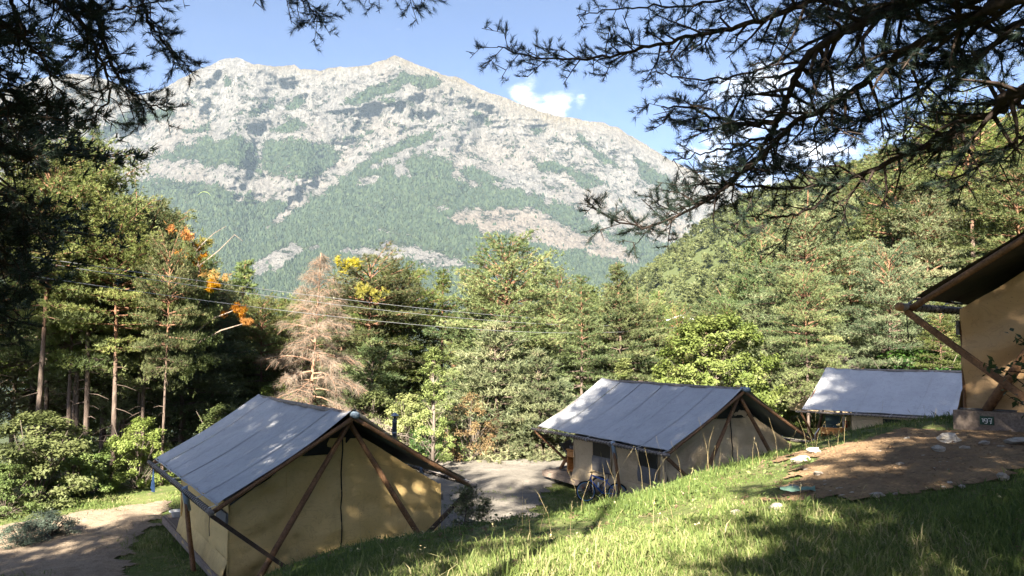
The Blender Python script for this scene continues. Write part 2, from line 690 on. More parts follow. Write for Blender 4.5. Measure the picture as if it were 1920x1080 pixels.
def m_mountain():
    t = NT('limestone and forest')
    fo, tan, warm = t.attr('forest'), t.attr('alp'), t.attr('warm')
    p = t.pos()
    ps = t.pos((1.0, .6, 2.0), (0, .38, 0))
    nA, nB = t.noise(p, .004, 8, .62), t.noise(p, .022, 7, .68)
    st = t.noise(ps, .011, 9, .74, 1.0)
    cr = t.noise(t.pos((2.2, 1.0, .55), (0, -.35, 0)), .013, 9, .75, 1.2)
    k = t.mix(t.rng(nA, .36, .64), (0.25, 0.236, 0.215), (0.19, 0.182, 0.17))
    k = t.mix(t.rng(st, .47, .66, 0, .75), k, (0.109, 0.107, 0.104))
    k = t.mix(t.rng(cr, .50, .68, 0, .7), k, (0.092, 0.092, 0.091))
    k = t.mix(t.rng(nB, .50, .70, 0, .55), k, (0.277, 0.261, 0.238))
    k = t.mix(t.math('MULTIPLY', warm, .75), k, (0.224, 0.182, 0.142))
    k = t.mix(t.math('MULTIPLY', tan, t.rng(nB, .3, .6, .5, 1)), k, (0.165, 0.135, 0.083))
    mid = t.noise(t.pos((1.5, 1.0, .9), (0, .5, 0)), .02, 5, .7, 1.5)
    k = t.mix(t.rng(mid, .52, .58, 0, .42), k, (.088, .087, .084))
    k = t.mix(t.rng(mid, .45, .38, 0, .45), k, (.295, .278, .25))
    fine = t.noise(t.pos((1.6, 1.0, .8), (0, -.3, 0)), .05, 6, .8, .5)
    k = t.mix(t.rng(fine, .53, .62, 0, .7), k, (.085, .083, .080))
    k = t.mix(t.rng(fine, .45, .36, 0, .6), k, (.31, .295, .27))
    # scattered bushes on ledges
    bush = t.math('MULTIPLY', t.rng(t.noise(ps, .010, 6, .7), .52, .60), t.rng(t.noise(p, .04, 4, .75), .46, .54))
    bush = t.math('MULTIPLY', bush, t.attr('bush'))
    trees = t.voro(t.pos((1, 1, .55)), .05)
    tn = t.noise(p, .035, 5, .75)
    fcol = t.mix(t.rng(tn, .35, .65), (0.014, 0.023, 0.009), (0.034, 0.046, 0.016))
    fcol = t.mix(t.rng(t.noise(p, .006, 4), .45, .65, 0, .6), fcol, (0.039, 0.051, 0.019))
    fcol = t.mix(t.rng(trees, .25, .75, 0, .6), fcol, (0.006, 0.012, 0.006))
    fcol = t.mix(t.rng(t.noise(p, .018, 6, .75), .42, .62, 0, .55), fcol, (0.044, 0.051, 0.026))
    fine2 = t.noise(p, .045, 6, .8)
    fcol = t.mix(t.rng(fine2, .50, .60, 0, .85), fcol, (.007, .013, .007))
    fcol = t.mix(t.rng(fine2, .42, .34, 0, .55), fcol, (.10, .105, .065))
    # ragged edge, single trees thinning out over the rock
    edge = t.math('ADD', fo, t.math('ADD', t.math('MULTIPLY', t.math('SUBTRACT', t.noise(p, .022, 5, .75), .5), 2.6), t.math('MULTIPLY', t.math('SUBTRACT', t.noise(p, .09, 3, .7), .5), 1.5)))
    m = t.rng(edge, .40, .50)
    m = t.math('MAXIMUM', m, bush)
    k = t.mix(m, k, fcol)
    hr = t.math('ADD', t.math('MULTIPLY', st, 60), t.math('ADD', t.math('MULTIPLY', cr, 80), t.math('MULTIPLY', nB, 30)))
    hf = t.math('ADD', t.math('MULTIPLY', trees, -14), t.math('MULTIPLY', tn, 40))
    hm = t.n.new('ShaderNodeMix')
    t.put(hm.inputs[0], m)
    t.put(hm.inputs[2], hr)
    t.put(hm.inputs[3], hf)
    return t.bsdf(k, .95, t.bump(hm.outputs[0], 1.0, 1.0), .05)


MAT['mountain'] = m_mountain()

# ------------------------------------------------------------------ the ground as one function z(x, y)
CP = []
for u, lst in (
    (-.75, ((4, -2.0), (8, -3.4), (12, -4.6), (18, -5.2), (26, -5.3))),
    (-.42, ((5, -1.95), (9, -3.2), (13, -4.6), (17, -5.1), (22, -5.2), (28, -5.2), (40, -5.6))),
    (-.33, ((5, -1.72), (9, -2.72), (12, -3.6), (14, -4.3), (17, -5.0), (20, -5.1))),
    (-.21, ((5, -1.62), (8.5, -2.15), (12, -3.02), (14.5, -3.7), (17, -4.65), (19, -5.05), (28, -5.15))),
    (-.10, ((5, -1.6), (9, -2.15), (13, -3.0), (16, -3.8), (19, -4.8), (21, -5.1), (30, -5.15))),
    (-.03, ((5, -1.6), (9, -2.05), (14, -3.08), (17, -3.9), (20, -4.85), (22, -5.1), (35, -5.15))),
    (.06, ((5, -1.58), (9, -2.06), (14, -2.92), (17.5, -3.85), (21, -4.7), (24, -5.0), (36, -5.1))),
    (.16, ((5, -1.55), (9, -1.95), (15, -2.86), (19, -3.8), (23, -4.7), (28, -5.0), (40, -5.1))),
    (.23, ((5, -1.5), (9, -1.75), (15, -2.42), (19, -3.2), (23, -4.4), (30, -4.95))),
    (.30, ((5, -1.45), (9, -1.62), (16, -2.36), (20, -3.2), (24, -4.4), (28, -4.85))),
    (.385, ((5, -1.4), (9, -1.42), (13, -1.52), (16, -1.9), (20, -2.7), (25, -4.1), (30, -4.7), (40, -4.7))),
    (.49, ((5, -1.38), (9, -1.22), (13, -1.2), (17, -1.7), (21, -2.7), (26, -3.9), (32, -4.65), (45, -4.7))),
    (.57, ((5, -1.36), (9, -1.18), (12, -1.18), (16, -1.5), (22, -2.8), (30, -4.4))),
    (.75, ((5, -1.33), (9, -1.15), (14, -1.25), (20, -2.4), (30, -4.2), (45, -4.3))),
    (1.2, ((4, -1.3), (8, -1.12), (14, -1.15), (25, -2.4), (40, -3.2))),
    (.16, ((350, 6), (600, 50))), (.23, ((200, -4), (350, 18), (600, 75))), (.27, ((600, 98),)), (.30, ((350, 30),)), (.366, ((600, 122),)), (.45, ((150, 18), (350, 54))),
    (.48, ((600, 143),)), (.64, ((60, 1.0), (120, 22), (350, 84), (600, 165))), (1.0, ((100, 26), (600, 190))),
):
    for Y, z in lst:
        CP.append((u * Y, Y, z))
CP += [(0, 0, -1.62), (0, -4, -1.5), (0, -15, -.6), (-10, -8, -2.2), (10, -8, -.6), (-22, -15, -3), (22, -15, 0), (-20, 5, -4.6), (-26, 22, -5.4),
       (0, 46, -5.8), (0, 62, -8), (-25, 45, -6.5), (-30, 70, -11), (0, 90, -16), (25, 50, -4.6), (24, 68, -4.4), (40, 58, -.5), (50, 90, 9), (20, 90, -9),
       (12, 130, -20), (-60, 100, -24), (0, 200, -42), (-100, 200, -52), (10, 420, -50), (0, 600, -60), (-200, 420, -95),
       (0, 1000, -120), (100, 900, 30), (500, 900, 120), (-600, 900, -120), (500, 100, 90), (-500, 50, -60), (400, -180, 60), (-400, -200, -40), (0, -220, 30),
       (0, 1900, -140), (900, 1900, -60), (-900, 1900, -140)]
CP = np.array(CP, float)


def _tps_fit(P, lam=.02):
    n = len(P)
    d = np.hypot(P[:, None, 0] - P[None, :, 0], P[:, None, 1] - P[None, :, 1])
    K = np.where(d > 0, d * d * np.log(d + 1e-12), 0) + lam * np.eye(n)
    Q = np.c_[np.ones(n), P[:, :2]]
    A = np.block([[K, Q], [Q.T, np.zeros((3, 3))]])
    return np.linalg.solve(A, np.r_[P[:, 2], np.zeros(3)])


_TW = _tps_fit(CP)


def gz(x, y, rough=True):
    x, y = np.asarray(x, float), np.asarray(y, float)
    sh = np.broadcast(x, y).shape
    X, Y = np.broadcast_to(x, sh).ravel(), np.broadcast_to(y, sh).ravel()
    out = np.zeros(len(X))
    for i in range(0, len(X), 40000):
        xs, ys = X[i:i + 40000], Y[i:i + 40000]
        d2 = (xs[:, None] - CP[None, :, 0]) ** 2 + (ys[:, None] - CP[None, :, 1]) ** 2
        K = .5 * d2 * np.log(d2 + 1e-12)
        out[i:i + 40000] = K @ _TW[:-3] + _TW[-3] + _TW[-2] * xs + _TW[-1] * ys
    if rough:
        out += (fbm(X * .45, Y * .45, 3, 3) - .5) * .22 + (fbm(X * 2.1, Y * 2.1, 3, 9) - .5) * .07
    return out.reshape(sh) if sh else float(out[0])


def ground_hit(px, py, y0=3.0, y1=60.0):
    ys = np.linspace(y0, y1, 600)
    k = (540 - py) / FPX
    z = ys * (S_P + k * C_P) / (C_P - k * S_P)
    d = ys * C_P + z * S_P
    x = (px - 960) / FPX * d
    g = gz(x, ys)
    i = int(np.argmax(g >= z)) if (g >= z).any() else len(ys) - 1
    return x[i], ys[i]


# tents: near gable centre, ridge height, heading of the ridge
TENTS = [(-3.552, 18.184, -1.430, -.560), (7.175, 24.886, -1.215, -.458), (20.76, 32.50, -.942, -.830), (7.936, 9.798, 2.502, .858)]
HE, RZ, EZ, WZ, FL, GY, WL = 2.914, 3.426, 1.659, 1.492, 8.09, .664, 6.075


def tent_local(i, x, y):
    tx, ty, _, yw = TENTS[i]
    dx, dy = x - tx, y - ty
    return dx * math.cos(yw) - dy * math.sin(yw), dx * math.sin(yw) + dy * math.cos(yw)


def on_tent(x, y, m=.1):
    r = np.zeros(np.shape(x), bool)
    for i in range(4):
        lx, ly = tent_local(i, x, y)
        r |= (np.abs(lx) < 2.62 + m) & (ly > .5 - m) & (ly < 8.3 + m)
    return r


GRAVEL = [(-2.2, 20.6), (-1.0, 21.3), (.2, 22.5), (.9, 24.5), (1.15, 27), (1.25, 29.3), (2.3, 31.2), (3.2, 33.5), (3.6, 36.2), (.5, 37.4), (-3.0, 37.0),
          (-7.5, 35), (-9.5, 33.2), (-6.5, 29), (-4.5, 25.5), (-1.7, 21.6)]
DIRT = [ground_hit(*p) for p in ((-120, 1090), (-120, 985), (0, 985), (70, 978), (150, 962), (240, 950), (318, 940), (312, 965), (292, 990), (258, 1012),
                                 (248, 1050), (240, 1090))]
MOUND = [ground_hit(*p) for p in ((1435, 950), (1475, 900), (1535, 850), (1600, 832), (1660, 812), (1750, 806), (1850, 808), (1990, 820), (1990, 905),
                                  (1880, 905), (1800, 912), (1700, 925), (1620, 942), (1530, 938))]
MOUND2 = [ground_hit(*p) for p in ((1470, 858), (1520, 838), (1560, 838), (1530, 862), (1490, 872))]


def mask_noise(x, y, s):
    return (fbm(x * .9, y * .9, 4, s) - .5) * 1.5


def m_gravel(x, y):
    return sdf(x, y, GRAVEL) + mask_noise(x * 1.8, y * 1.8, 40) * .8


def m_dirt(x, y):
    return sdf(x, y, DIRT) + mask_noise(x * 2.3, y * 2.3, 41) * .62


def m_mnd(x, y):
    return np.maximum(sdf(x, y, MOUND), sdf(x, y, MOUND2)) + mask_noise(x * 2.4, y * 2.4, 42) * .62


def spaced(a, b, k, n, c=0.0):
    t = np.linspace(np.arcsinh((a - c) / k), np.arcsinh((b - c) / k), n)
    return np.sinh(t) * k + c


gx = spaced(-1500, 1500, 9.0, 340)
gy = spaced(-220, 1900, 8.5, 350, 10.0)
X, Y = np.meshgrid(gx, gy, indexing='ij')
Z = gz(X, Y)
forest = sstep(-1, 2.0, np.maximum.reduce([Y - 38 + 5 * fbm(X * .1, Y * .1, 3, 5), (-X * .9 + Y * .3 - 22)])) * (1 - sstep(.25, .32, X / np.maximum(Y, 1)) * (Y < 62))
ng = np.arange(X.size).reshape(X.shape)
gF = np.stack([ng[:-1, :-1], ng[1:, :-1], ng[1:, 1:], ng[:-1, 1:]], -1).reshape(-1, 4)
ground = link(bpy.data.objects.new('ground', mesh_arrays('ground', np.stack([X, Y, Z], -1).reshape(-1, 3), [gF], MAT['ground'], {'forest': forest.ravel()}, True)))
tag(ground, kind='structure')


def sheet(name, fn, bbox, cell, dz, mat):
    xs = np.arange(bbox[0], bbox[2], cell)
    ys = np.arange(bbox[1], bbox[3], cell)
    X, Y = np.meshgrid(xs, ys, indexing='ij')
    m = fn(X, Y)
    Z = gz(X, Y) + dz + np.clip(m, -.3, .3) * .03 + (fbm(X * 7, Y * 7, 2, 70) - .5) * .015
    n = np.arange(X.size).reshape(X.shape)
    ok = (m[:-1, :-1] > 0) & (m[1:, 1:] > 0) & (m[1:, :-1] > 0) & (m[:-1, 1:] > 0)
    F = np.stack([n[:-1, :-1], n[1:, :-1], n[1:, 1:], n[:-1, 1:]], -1)[ok]
    used, inv = np.unique(F, return_inverse=True)
    V = np.stack([X, Y, Z], -1).reshape(-1, 3)[used]
    o = link(bpy.data.objects.new(name, mesh_arrays(name, V, [inv.reshape(-1, 4)], mat, None, True)))
    return tag(o, kind='structure')


sheet('gravel_path', m_gravel, (-11, 19, 6, 40), .12, .035, MAT['gravel'])
dp = np.array(DIRT)
sheet('dirt_path', m_dirt, (dp[:, 0].min() - 1, dp[:, 1].min() - 1, dp[:, 0].max() + 1, dp[:, 1].max() + 1), .12, .035, MAT['dirt'])
mp_ = np.array(MOUND + MOUND2)
sheet('bare_earth', m_mnd, (mp_[:, 0].min() - .8, mp_[:, 1].min() - .8, mp_[:, 0].max() + .8, mp_[:, 1].max() + .8), .06, .02, MAT['mound'])

# ------------------------------------------------------------------ the mountain
RIDGE = [(-900, 420), (-500, 330), (-250, 260), (-60, 200), (60, 152), (110, 140), (140, 137), (185, 143), (225, 158), (262, 178), (300, 168), (335, 150), (385, 126),
         (410, 114), (445, 108), (478, 121), (520, 123), (552, 119), (562, 129), (600, 131), (650, 126), (692, 122), (708, 115), (728, 109),
         (740, 103), (752, 108), (770, 114), (805, 129), (860, 148), (905, 166), (950, 185), (1000, 204), (1050, 216), (1100, 226), (1130, 228), (1165, 242),
         (1205, 268), (1250, 296), (1300, 322), (1360, 345), (1420, 372), (1520, 410), (1700, 470), (2000, 540), (2800, 620)]
RX, RY = np.array(RIDGE, float).T
nu, nt = 720, 350
pxs = np.linspace(-900, 2800, nu)
# finer columns in view
pxs = np.interp(np.linspace(0, 1, nu), [0, .08, .9, 1], [-750, -60, 1560, 2300])
ts = np.linspace(0, 1, nt)
PX, T = np.meshgrid(pxs, ts, indexing='ij')
ry = np.interp(PX, RX, RY)
ry = ry + (fbm(PX * .035, PX * 0, 5, 21, .6) - .5) * 9 * (np.abs(PX - 740) > 14)
PY = 735 + (ry - 735) * T
g = 1 - (1 - T) ** 1.75
YR = np.interp(PX, [-900, 200, 740, 1000, 1300, 1800, 2800], [3900, 4500, 4600, 4750, 5100, 5600, 6000])
YM = 1500 + (YR - 1500) * g


def feat(line, w, amp):
    d = seg_dist(PX, PY, line, False)
    return amp * np.exp(-(d / w) ** 2)


GULLY = [[(700, 215), (655, 290), (600, 345), (545, 395), (470, 440)], [(500, 140), (560, 200), (600, 260), (640, 310)], [(300, 190), (240, 260), (130, 300)],
         [(482, 262), (486, 330), (520, 370)], [(1010, 255), (1080, 330), (1150, 400), (1230, 450)], [(900, 210), (935, 300)], [(420, 150), (400, 235)]]
SPUR = [[(740, 110), (800, 160), (840, 240), (800, 310), (860, 420), (900, 520)], [(930, 190), (1020, 290), (1120, 360), (1190, 450)], [(445, 112), (450, 200), (430, 262)],
        [(360, 330), (470, 335), (540, 350)], [(380, 265), (430, 275), (470, 290)], [(555, 268), (570, 300), (590, 330)], [(640, 200), (700, 190), (820, 160)],
        [(330, 155), (350, 260), (320, 320)], [(1150, 240), (1210, 320), (1290, 390)]]
DISP = np.zeros_like(PX)
for l_ in GULLY:
    DISP += feat(l_, 24, 85)
for l_ in SPUR:
    DISP -= feat(l_, 38, 90)
sx, sz_ = PX * 3.1, PY * 3.1                      # about metres
steep = sstep(.25, .6, T)
w1 = fbm(sx / 900, sz_ / 900, 3, 31) * 300
r1 = ridged((sx + w1 + sz_ * .35) / 420, (sz_ + w1) / 900, 5, 33, .55)
r2 = ridged((sx + w1 * .5 - sz_ * .25) / 130, sz_ / 260, 4, 35, .6)
strata = ridged(sx / 900, (sz_ + sx * .18 + w1 * .6) / 95, 4, 37, .6)
r3 = ridged((sx + w1 * .5) / 48, (sz_ - sx * .2) / 90, 3, 39, .6)
DISP += -(r1 - .55) * 150 * (.45 + .55 * steep) - (r2 - .55) * 75 * (.35 + .65 * steep) - (strata - .5) * 55 * steep - (r3 - .5) * 46 * steep
fade = 1 - sstep(.955, 1.0, T) * .85
YM = YM + DISP * fade * 1.1
K = (540 - PY) / FPX
tanv = (S_P + K * C_P) / (C_P - K * S_P)
ZM0 = tanv * YM
XM = (PX - 960) / FPX * (YM * C_P + ZM0 * S_P)


def pmask(poly, soft=10, noise=16, s=50):
    n = (fbm(PX / 26, PY / 26, 4, s, .6) - .5) * 2
    return sstep(-soft, soft, sdf(PX, PY, poly) + n * noise)


FOREST = [
    [(-900, 760), (-900, 470), (110, 430), (180, 372), (268, 334), (400, 352), (478, 376), (520, 380), (562, 376), (610, 356), (655, 328), (700, 314), (750, 300), (800, 290),
     (850, 308), (900, 335), (960, 352), (1020, 378), (1078, 392), (1110, 425), (1190, 445), (1260, 452), (1330, 430), (1500, 450), (2900, 650), (2900, 760)],
    [(245, 292), (330, 285), (372, 262), (420, 257), (470, 267), (480, 300), (481, 324), (440, 314), (380, 302), (300, 299)],
    [(490, 270), (560, 261), (610, 275), (633, 300), (604, 330), (580, 344), (540, 327), (490, 324), (482, 300)],
]
STREAK = [
    [(458, 222), (508, 181), (522, 175), (514, 200), (482, 222)], [(515, 211), (568, 178), (577, 195), (542, 211)], [(508, 243), (560, 225), (577, 235), (540, 247)],
    [(640, 196), (700, 160), (760, 137), (792, 141), (832, 153), (800, 167), (766, 160), (722, 178), (690, 189), (660, 200)],
    [(138, 270), (240, 212), (320, 203), (332, 214), (242, 246), (158, 280)], [(345, 245), (388, 234), (402, 246), (360, 252)], [(640, 262), (700, 243), (714, 240), (680, 262)],
    [(960, 232), (1022, 243), (1012, 253)], [(1058, 318), (1120, 328), (1142, 350), (1090, 352)], [(1178, 280), (1252, 330), (1275, 362), (1205, 340)],
    [(650, 330), (700, 290), (760, 262), (820, 246), (800, 262), (720, 300), (690, 320)], [(820, 320), (900, 318), (960, 340), (900, 345)],
    [(270, 330), (330, 336), (400, 350), (300, 352)], [(420, 140), (430, 150), (425, 160)], [(890, 205), (930, 230), (915, 240), (885, 215)],
    [(1080, 250), (1140, 300), (1170, 320), (1120, 300)], [(700, 180), (760, 190), (740, 200)], [(1000, 300), (1060, 310), (1050, 325), (1010, 318)],
]
PALE = [
    [(835, 408), (870, 394), (950, 388), (1012, 399), (1062, 424), (1122, 439), (1195, 478), (1192, 493), (1130, 481), (1050, 466), (990, 456), (950, 439), (900, 434), (855, 421)],
    [(640, 472), (700, 460), (760, 462), (832, 470), (888, 500), (842, 510), (780, 491), (700, 491)],
    [(672, 346), (700, 325), (714, 330), (690, 347)], [(738, 310), (762, 308), (768, 332), (745, 337)], [(852, 328), (905, 348), (880, 353)],
    [(470, 500), (500, 478), (562, 460), (592, 464), (522, 500), (478, 524)], [(1100, 372), (1170, 395), (1290, 420), (1280, 450), (1200, 430), (1130, 400)],
    [(640, 312), (600, 350), (545, 402), (500, 428), (530, 395), (590, 345), (630, 305)], [(700, 430), (800, 442), (780, 448)], [(780, 380), (880, 392), (800, 394)],
]
fo = np.zeros_like(PX)
for i, p_ in enumerate(FOREST):
    fo = np.maximum(fo, pmask(p_, 15, 17, 50 + i))
for i, p_ in enumerate(STREAK):
    fo = np.maximum(fo, .86 * pmask(p_, 7, 9, 60 + i))
wm = np.zeros_like(PX)
for i, p_ in enumerate(PALE):
    q = pmask(p_, 8, 12, 80 + i)
    fo = fo * (1 - q * .92)
    if i in (0, 6):
        wm = np.maximum(wm, q)
fo = np.clip(fo - .22 * sstep(.56, .7, fbm(PX / 40, PY / 18, 4, 93)) * (PY < 460), 0, 1)
wm = np.maximum(wm, .35 * sstep(.5, .7, fbm(PX / 90, PY / 60, 4, 95)))
dr = PY - ry
alp = np.exp(-np.maximum(dr, 0) / 9.0) * sstep(.35, .6, fbm(PX / 50, PY / 50, 3, 97)) + np.exp(-np.maximum(dr, 0) / (14 + 12 * sstep(700, 800, PX))) * sstep(690, 780, PX) * (1 - sstep(1000, 1150, PX)) * .9
alp = np.clip(alp, 0, 1)
bush = sstep(12, 40, dr)
# single trees of the mountain forest, thinning out over the rock
rs_m = np.random.RandomState(404)
ci = rs_m.randint(0, nu, 420000)
ri = rs_m.randint(0, nt - 4, 420000)
dens = np.clip(fo[ci, ri] * 1.25 - .95 * (fbm(PX[ci, ri] / 14, PY[ci, ri] / 9, 4, 140, .65) - .18), 0, 1) ** 1.5 + .035 * bush[ci, ri] * (fbm(PX[ci, ri] / 9, PY[ci, ri] / 5, 3, 141) > .56)
ok_ = (rs_m.rand(len(ci)) < dens * .62) & (PX[ci, ri] > 40) & (PX[ci, ri] < 1560) & (PY[ci, ri] < 560)
ci, ri = ci[ok_][:52000], ri[ok_][:52000]
fa, fb = rs_m.rand(len(ci)), rs_m.rand(len(ci))
ci2, ri2 = np.minimum(ci + 1, nu - 1), np.minimum(ri + 1, nt - 1)
MP3 = np.stack([XM, YM, ZM0], -1)
tp = (MP3[ci, ri] * ((1 - fa) * (1 - fb))[:, None] + MP3[ci2, ri] * (fa * (1 - fb))[:, None] + MP3[ci, ri2] * ((1 - fa) * fb)[:, None] + MP3[ci2, ri2] * (fa * fb)[:, None])
th = rs_m.uniform(8, 17, len(ci))
tr_ = th * rs_m.uniform(.42, .66, len(ci))
a0 = rs_m.rand(len(ci)) * 6.283
ring = [tp + np.stack([np.cos(a0 + k * 2.094) * tr_, np.sin(a0 + k * 2.094) * tr_, th * .12 - 3], 1) for k in range(3)]
apex = tp + np.stack([np.zeros(len(ci)), np.zeros(len(ci)), th], 1)
TV_ = np.stack(ring + [apex], 1).reshape(-1, 3)
b_ = np.arange(len(ci))[:, None] * 4
TF_ = np.concatenate([b_ + np.array([0, 1, 3]), b_ + np.array([1, 2, 3]), b_ + np.array([2, 0, 3])])
mtm = NT('mountain tree foliage')
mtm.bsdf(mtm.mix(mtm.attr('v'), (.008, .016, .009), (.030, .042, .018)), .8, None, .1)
mt_o = link(bpy.data.objects.new('mountain_forest', mesh_arrays('mountain_forest', TV_, [TF_], mtm.m, {'v': np.repeat(np.clip(rs_m.normal(.4, .28, len(ci)), 0, 1), 4)})))
tag(mt_o, kind='stuff')
# the far side of the crest
back = []
for k_, (dy, dz) in enumerate(((60, -25), (300, -160), (1200, -700), (2200, -1900))):
    back.append(np.stack([XM[:, -1] * (1 + dy / 6000), YM[:, -1] + dy, np.maximum(ZM0[:, -1] + dz, -130)], -1))
P = np.concatenate([np.stack([XM, YM, ZM0], -1)] + [b[:, None] for b in back], 1)
P[:, 0, 2] = -165


def ext(a, v):
    return np.concatenate([a, np.full((nu, len(back)), v)], 1)


n = np.arange(P.shape[0] * P.shape[1]).reshape(P.shape[:2])
mF = np.stack([n[:-1, :-1], n[1:, :-1], n[1:, 1:], n[:-1, 1:]], -1).reshape(-1, 4)
mountain = link(bpy.data.objects.new('mountain', mesh_arrays('mountain', P.reshape(-1, 3), [mF], MAT['mountain'],
                {'forest': ext(fo, 0).ravel(), 'alp': ext(alp, .3).ravel(), 'warm': ext(wm, 0).ravel(), 'bush': ext(bush, 1).ravel()}, True)))
tag(mountain, kind='structure')

# ------------------------------------------------------------------ the air
hz = MB().box((0, 4600, 900), (17000, 9700, 2260)).build('haze', None)
hz.data.materials.clear()
hm = bpy.data.materials.new('thin haze')
hm.use_nodes = True
hn = hm.node_tree.nodes
hn.clear()
ho = hn.new('ShaderNodeOutputMaterial')
hv = hn.new('ShaderNodeVolumePrincipled')
hv.inputs['Color'].default_value = (.60, .80, 1.0, 1)
hv.inputs['Density'].default_value = 2.9e-5
hv.inputs['Anisotropy'].default_value = 0.0
hm.node_tree.links.new(hv.outputs[0], ho.inputs['Volume'])
hz.data.materials.append(hm)
tag(hz, kind='stuff')

# ------------------------------------------------------------------ tents
def wrinkle(x, y, s, k=1.0):
    return k * ((fbm(x * .9, y * 1.6, 3, s) - .5) * .10 + (fbm(x * 3.1 + y * 1.7, y * 2.3 - x, 3, s + 5) - .5) * .05)


def roof_height(x, y, sag=.09):
    """fly canvas over the ridge, sagging between ridge and eave"""
    a = np.abs(x) / HE
    z = RZ + (EZ - RZ) * a
    z = z - .085 * np.sin(np.pi * np.clip(a, 0, 1)) - sag * np.sin(np.pi * np.clip(y / FL, 0, 1)) * (1 - a)
    return z


def make_tent(i, label, wall_mat, fly_mat, n_pan, windows, seed, frame='pole', deck_beam=False, flap_only=False):
    tx, ty, rzv, yw = TENTS[i]
    base = rzv - RZ
    t = thing('safari_tent', label, 'tent', (tx, ty, base), -yw, 'canvas safari tents')
    rs = np.random.RandomState(seed)
    # --- fly roof, one panel per width of canvas
    ed = np.linspace(0, FL, n_pan + 1)
    for k in range(n_pan):
        mb = MB()
        y0, y1 = ed[k] - (.035 if k else 0), ed[k + 1] + .0
        ys = np.linspace(y0, y1, 11)
        xs = np.concatenate([np.linspace(-HE, 0, 19)[:-1], np.linspace(0, HE, 19)])
        GX, GYy = np.meshgrid(xs, ys, indexing='ij')
        z = roof_height(GX, GYy)
        fold = np.exp(-((GYy - ed[k]) / .03) ** 2) * .024 + np.exp(-((GYy - ed[k + 1]) / .03) ** 2) * -.004
        belly = -.03 * np.sin(np.pi * np.clip((GYy - y0) / (y1 - y0), 0, 1))
        rip = (vn(GYy * 5.5 + rs.rand() * 50, GX * .35, seed) - .5) * .034 + (fbm(GX * .8, GYy * .9, 3, seed + 3) - .5) * .09
        z = z + fold + belly + rip * np.clip(1.15 - np.abs(GX) / HE, .15, 1) + .003 * (k % 2)
        edge = (np.abs(GX) / HE) > .999
        GX2 = np.where(edge, GX * (1 - .012 * (1 + np.sin(GYy * 9))), GX)
        mb.grid(np.stack([GX2, GYy, z], -1))
        mb.build('roof_panel', fly_mat, t, True)
    # hem of the fly
    for sx in (-1, 1):
        MB().tube([(sx * (HE - .01), y, EZ - .012 + .01 * math.sin(y * 3)) for y in np.linspace(-.01, FL, 20)], .018, 5).build('roof_hem', fly_mat, t, True)
    # --- poles
    def pole(name, a, b, r0, r1, mat, n=10, bow=.02):
        a, b = Vector(a), Vector(b)
        pts, rad = [], []
        d = (b - a)
        off = d.orthogonal().normalized() * bow
        for s in np.linspace(0, 1, 7):
            pts.append(a + d * s + off * math.sin(math.pi * s) * rs.uniform(.6, 1))
            rad.append((r0 + (r1 - r0) * s) * rs.uniform(.95, 1.05))
        return MB().tube(pts, rad, n).build(name, mat, t, True)
    fm = MAT[frame]
    o = pole('ridge_pole', (0, -.14, RZ - .085), (0, FL + .1, RZ - .085), .055, .05, MAT['pole_grey'], bow=0)
    MB().tube([(0, -.17, RZ - .08), (0, .16, RZ - .08)], .075, 10).build('pole_sheath', MAT['sheath'], o, True)
    for sx in (-1, 1):
        ex = HE + .13
        e = pole('eave_pole', (sx * ex, -.17, EZ - .13), (sx * ex, FL + .22, EZ - .12), .058, .052, MAT['pole_grey'])
        # rope wound round the pole, with ties to the fly
        pts = []
        turns, npt = 46, 46 * 7
        for q in range(npt):
            s = q / (npt - 1)
            a = s * turns * 2 * math.pi
            pts.append((sx * ex + .062 * math.cos(a), .1 + s * (FL - .3), EZ - .125 + .062 * math.sin(a)))
        MB().tube(pts, .008, 4).build('rope', MAT['rope'], e)
        for yy in (.05, 1.35, 2.9, 4.3, 5.7, 7.2):
            MB().tube([(sx * (HE - .04), yy, EZ + .0), (sx * (HE + .07), yy, EZ - .04), (sx * ex, yy + .05, EZ - .065), (sx * (ex + .06), yy + .05, EZ - .13),
                       (sx * ex, yy + .05, EZ - .2)], .010, 5).build('tie_cord', MAT['cord_pale'], e)
        MB().tube([(sx * ex, .02, EZ - .19), (sx * ex, .03, EZ - .42), (sx * (ex - .01), .03, EZ - .62)], .008, 5).build('tie_tail', MAT['rope'], e)
        # rafter under each gable edge of the fly
        for yy in (.03, FL - .05):
            pole('rafter_pole', (0, yy, RZ - .15), (sx * (ex + .02), yy, EZ - .20), .05, .05, fm, 8, .01)
        # A-frame leg and low brace
        for yy, fy in ((.26, .12), (FL - .3, FL - .12)):
            pole('frame_leg', (-sx * .06, yy, RZ - .18), (sx * (2.2 if deck_beam else 2.08), .60 if deck_beam and yy < 1 else fy, .0 if deck_beam else -.12), .055, .07, fm)
        bm_ = MAT['pole_dark'] if (i == 0) else fm
        MB().beam((sx * (ex - .02), -.02, EZ - .20), (sx * 1.34, .0, .10), .085, .085, (0, 1, 0)).build('brace_beam', bm_, t)
        pole('brace_pole', (sx * (ex - .02), FL - .02, EZ - .2), (sx * 1.5, FL - .04, .1), .05, .05, fm)
        # prop under the eave pole
        p_ = pole('prop_leg', (sx * (ex - .02), 2.75, EZ - .16), (sx * 2.80, 2.6, -.42), .052, .058, fm)
        MB().tube([(sx * (ex), 2.75, EZ - .03), (sx * (ex - .03), 2.745, EZ - .25), (sx * (ex - .09), 2.73, EZ - .58)], .068, 9).build('pole_sheath', MAT['sheath'], p_, True)
        MB().box((sx * 2.80, 2.6, -.50), (.24, .22, .22)).build('foot_block', MAT['concrete'], p_)
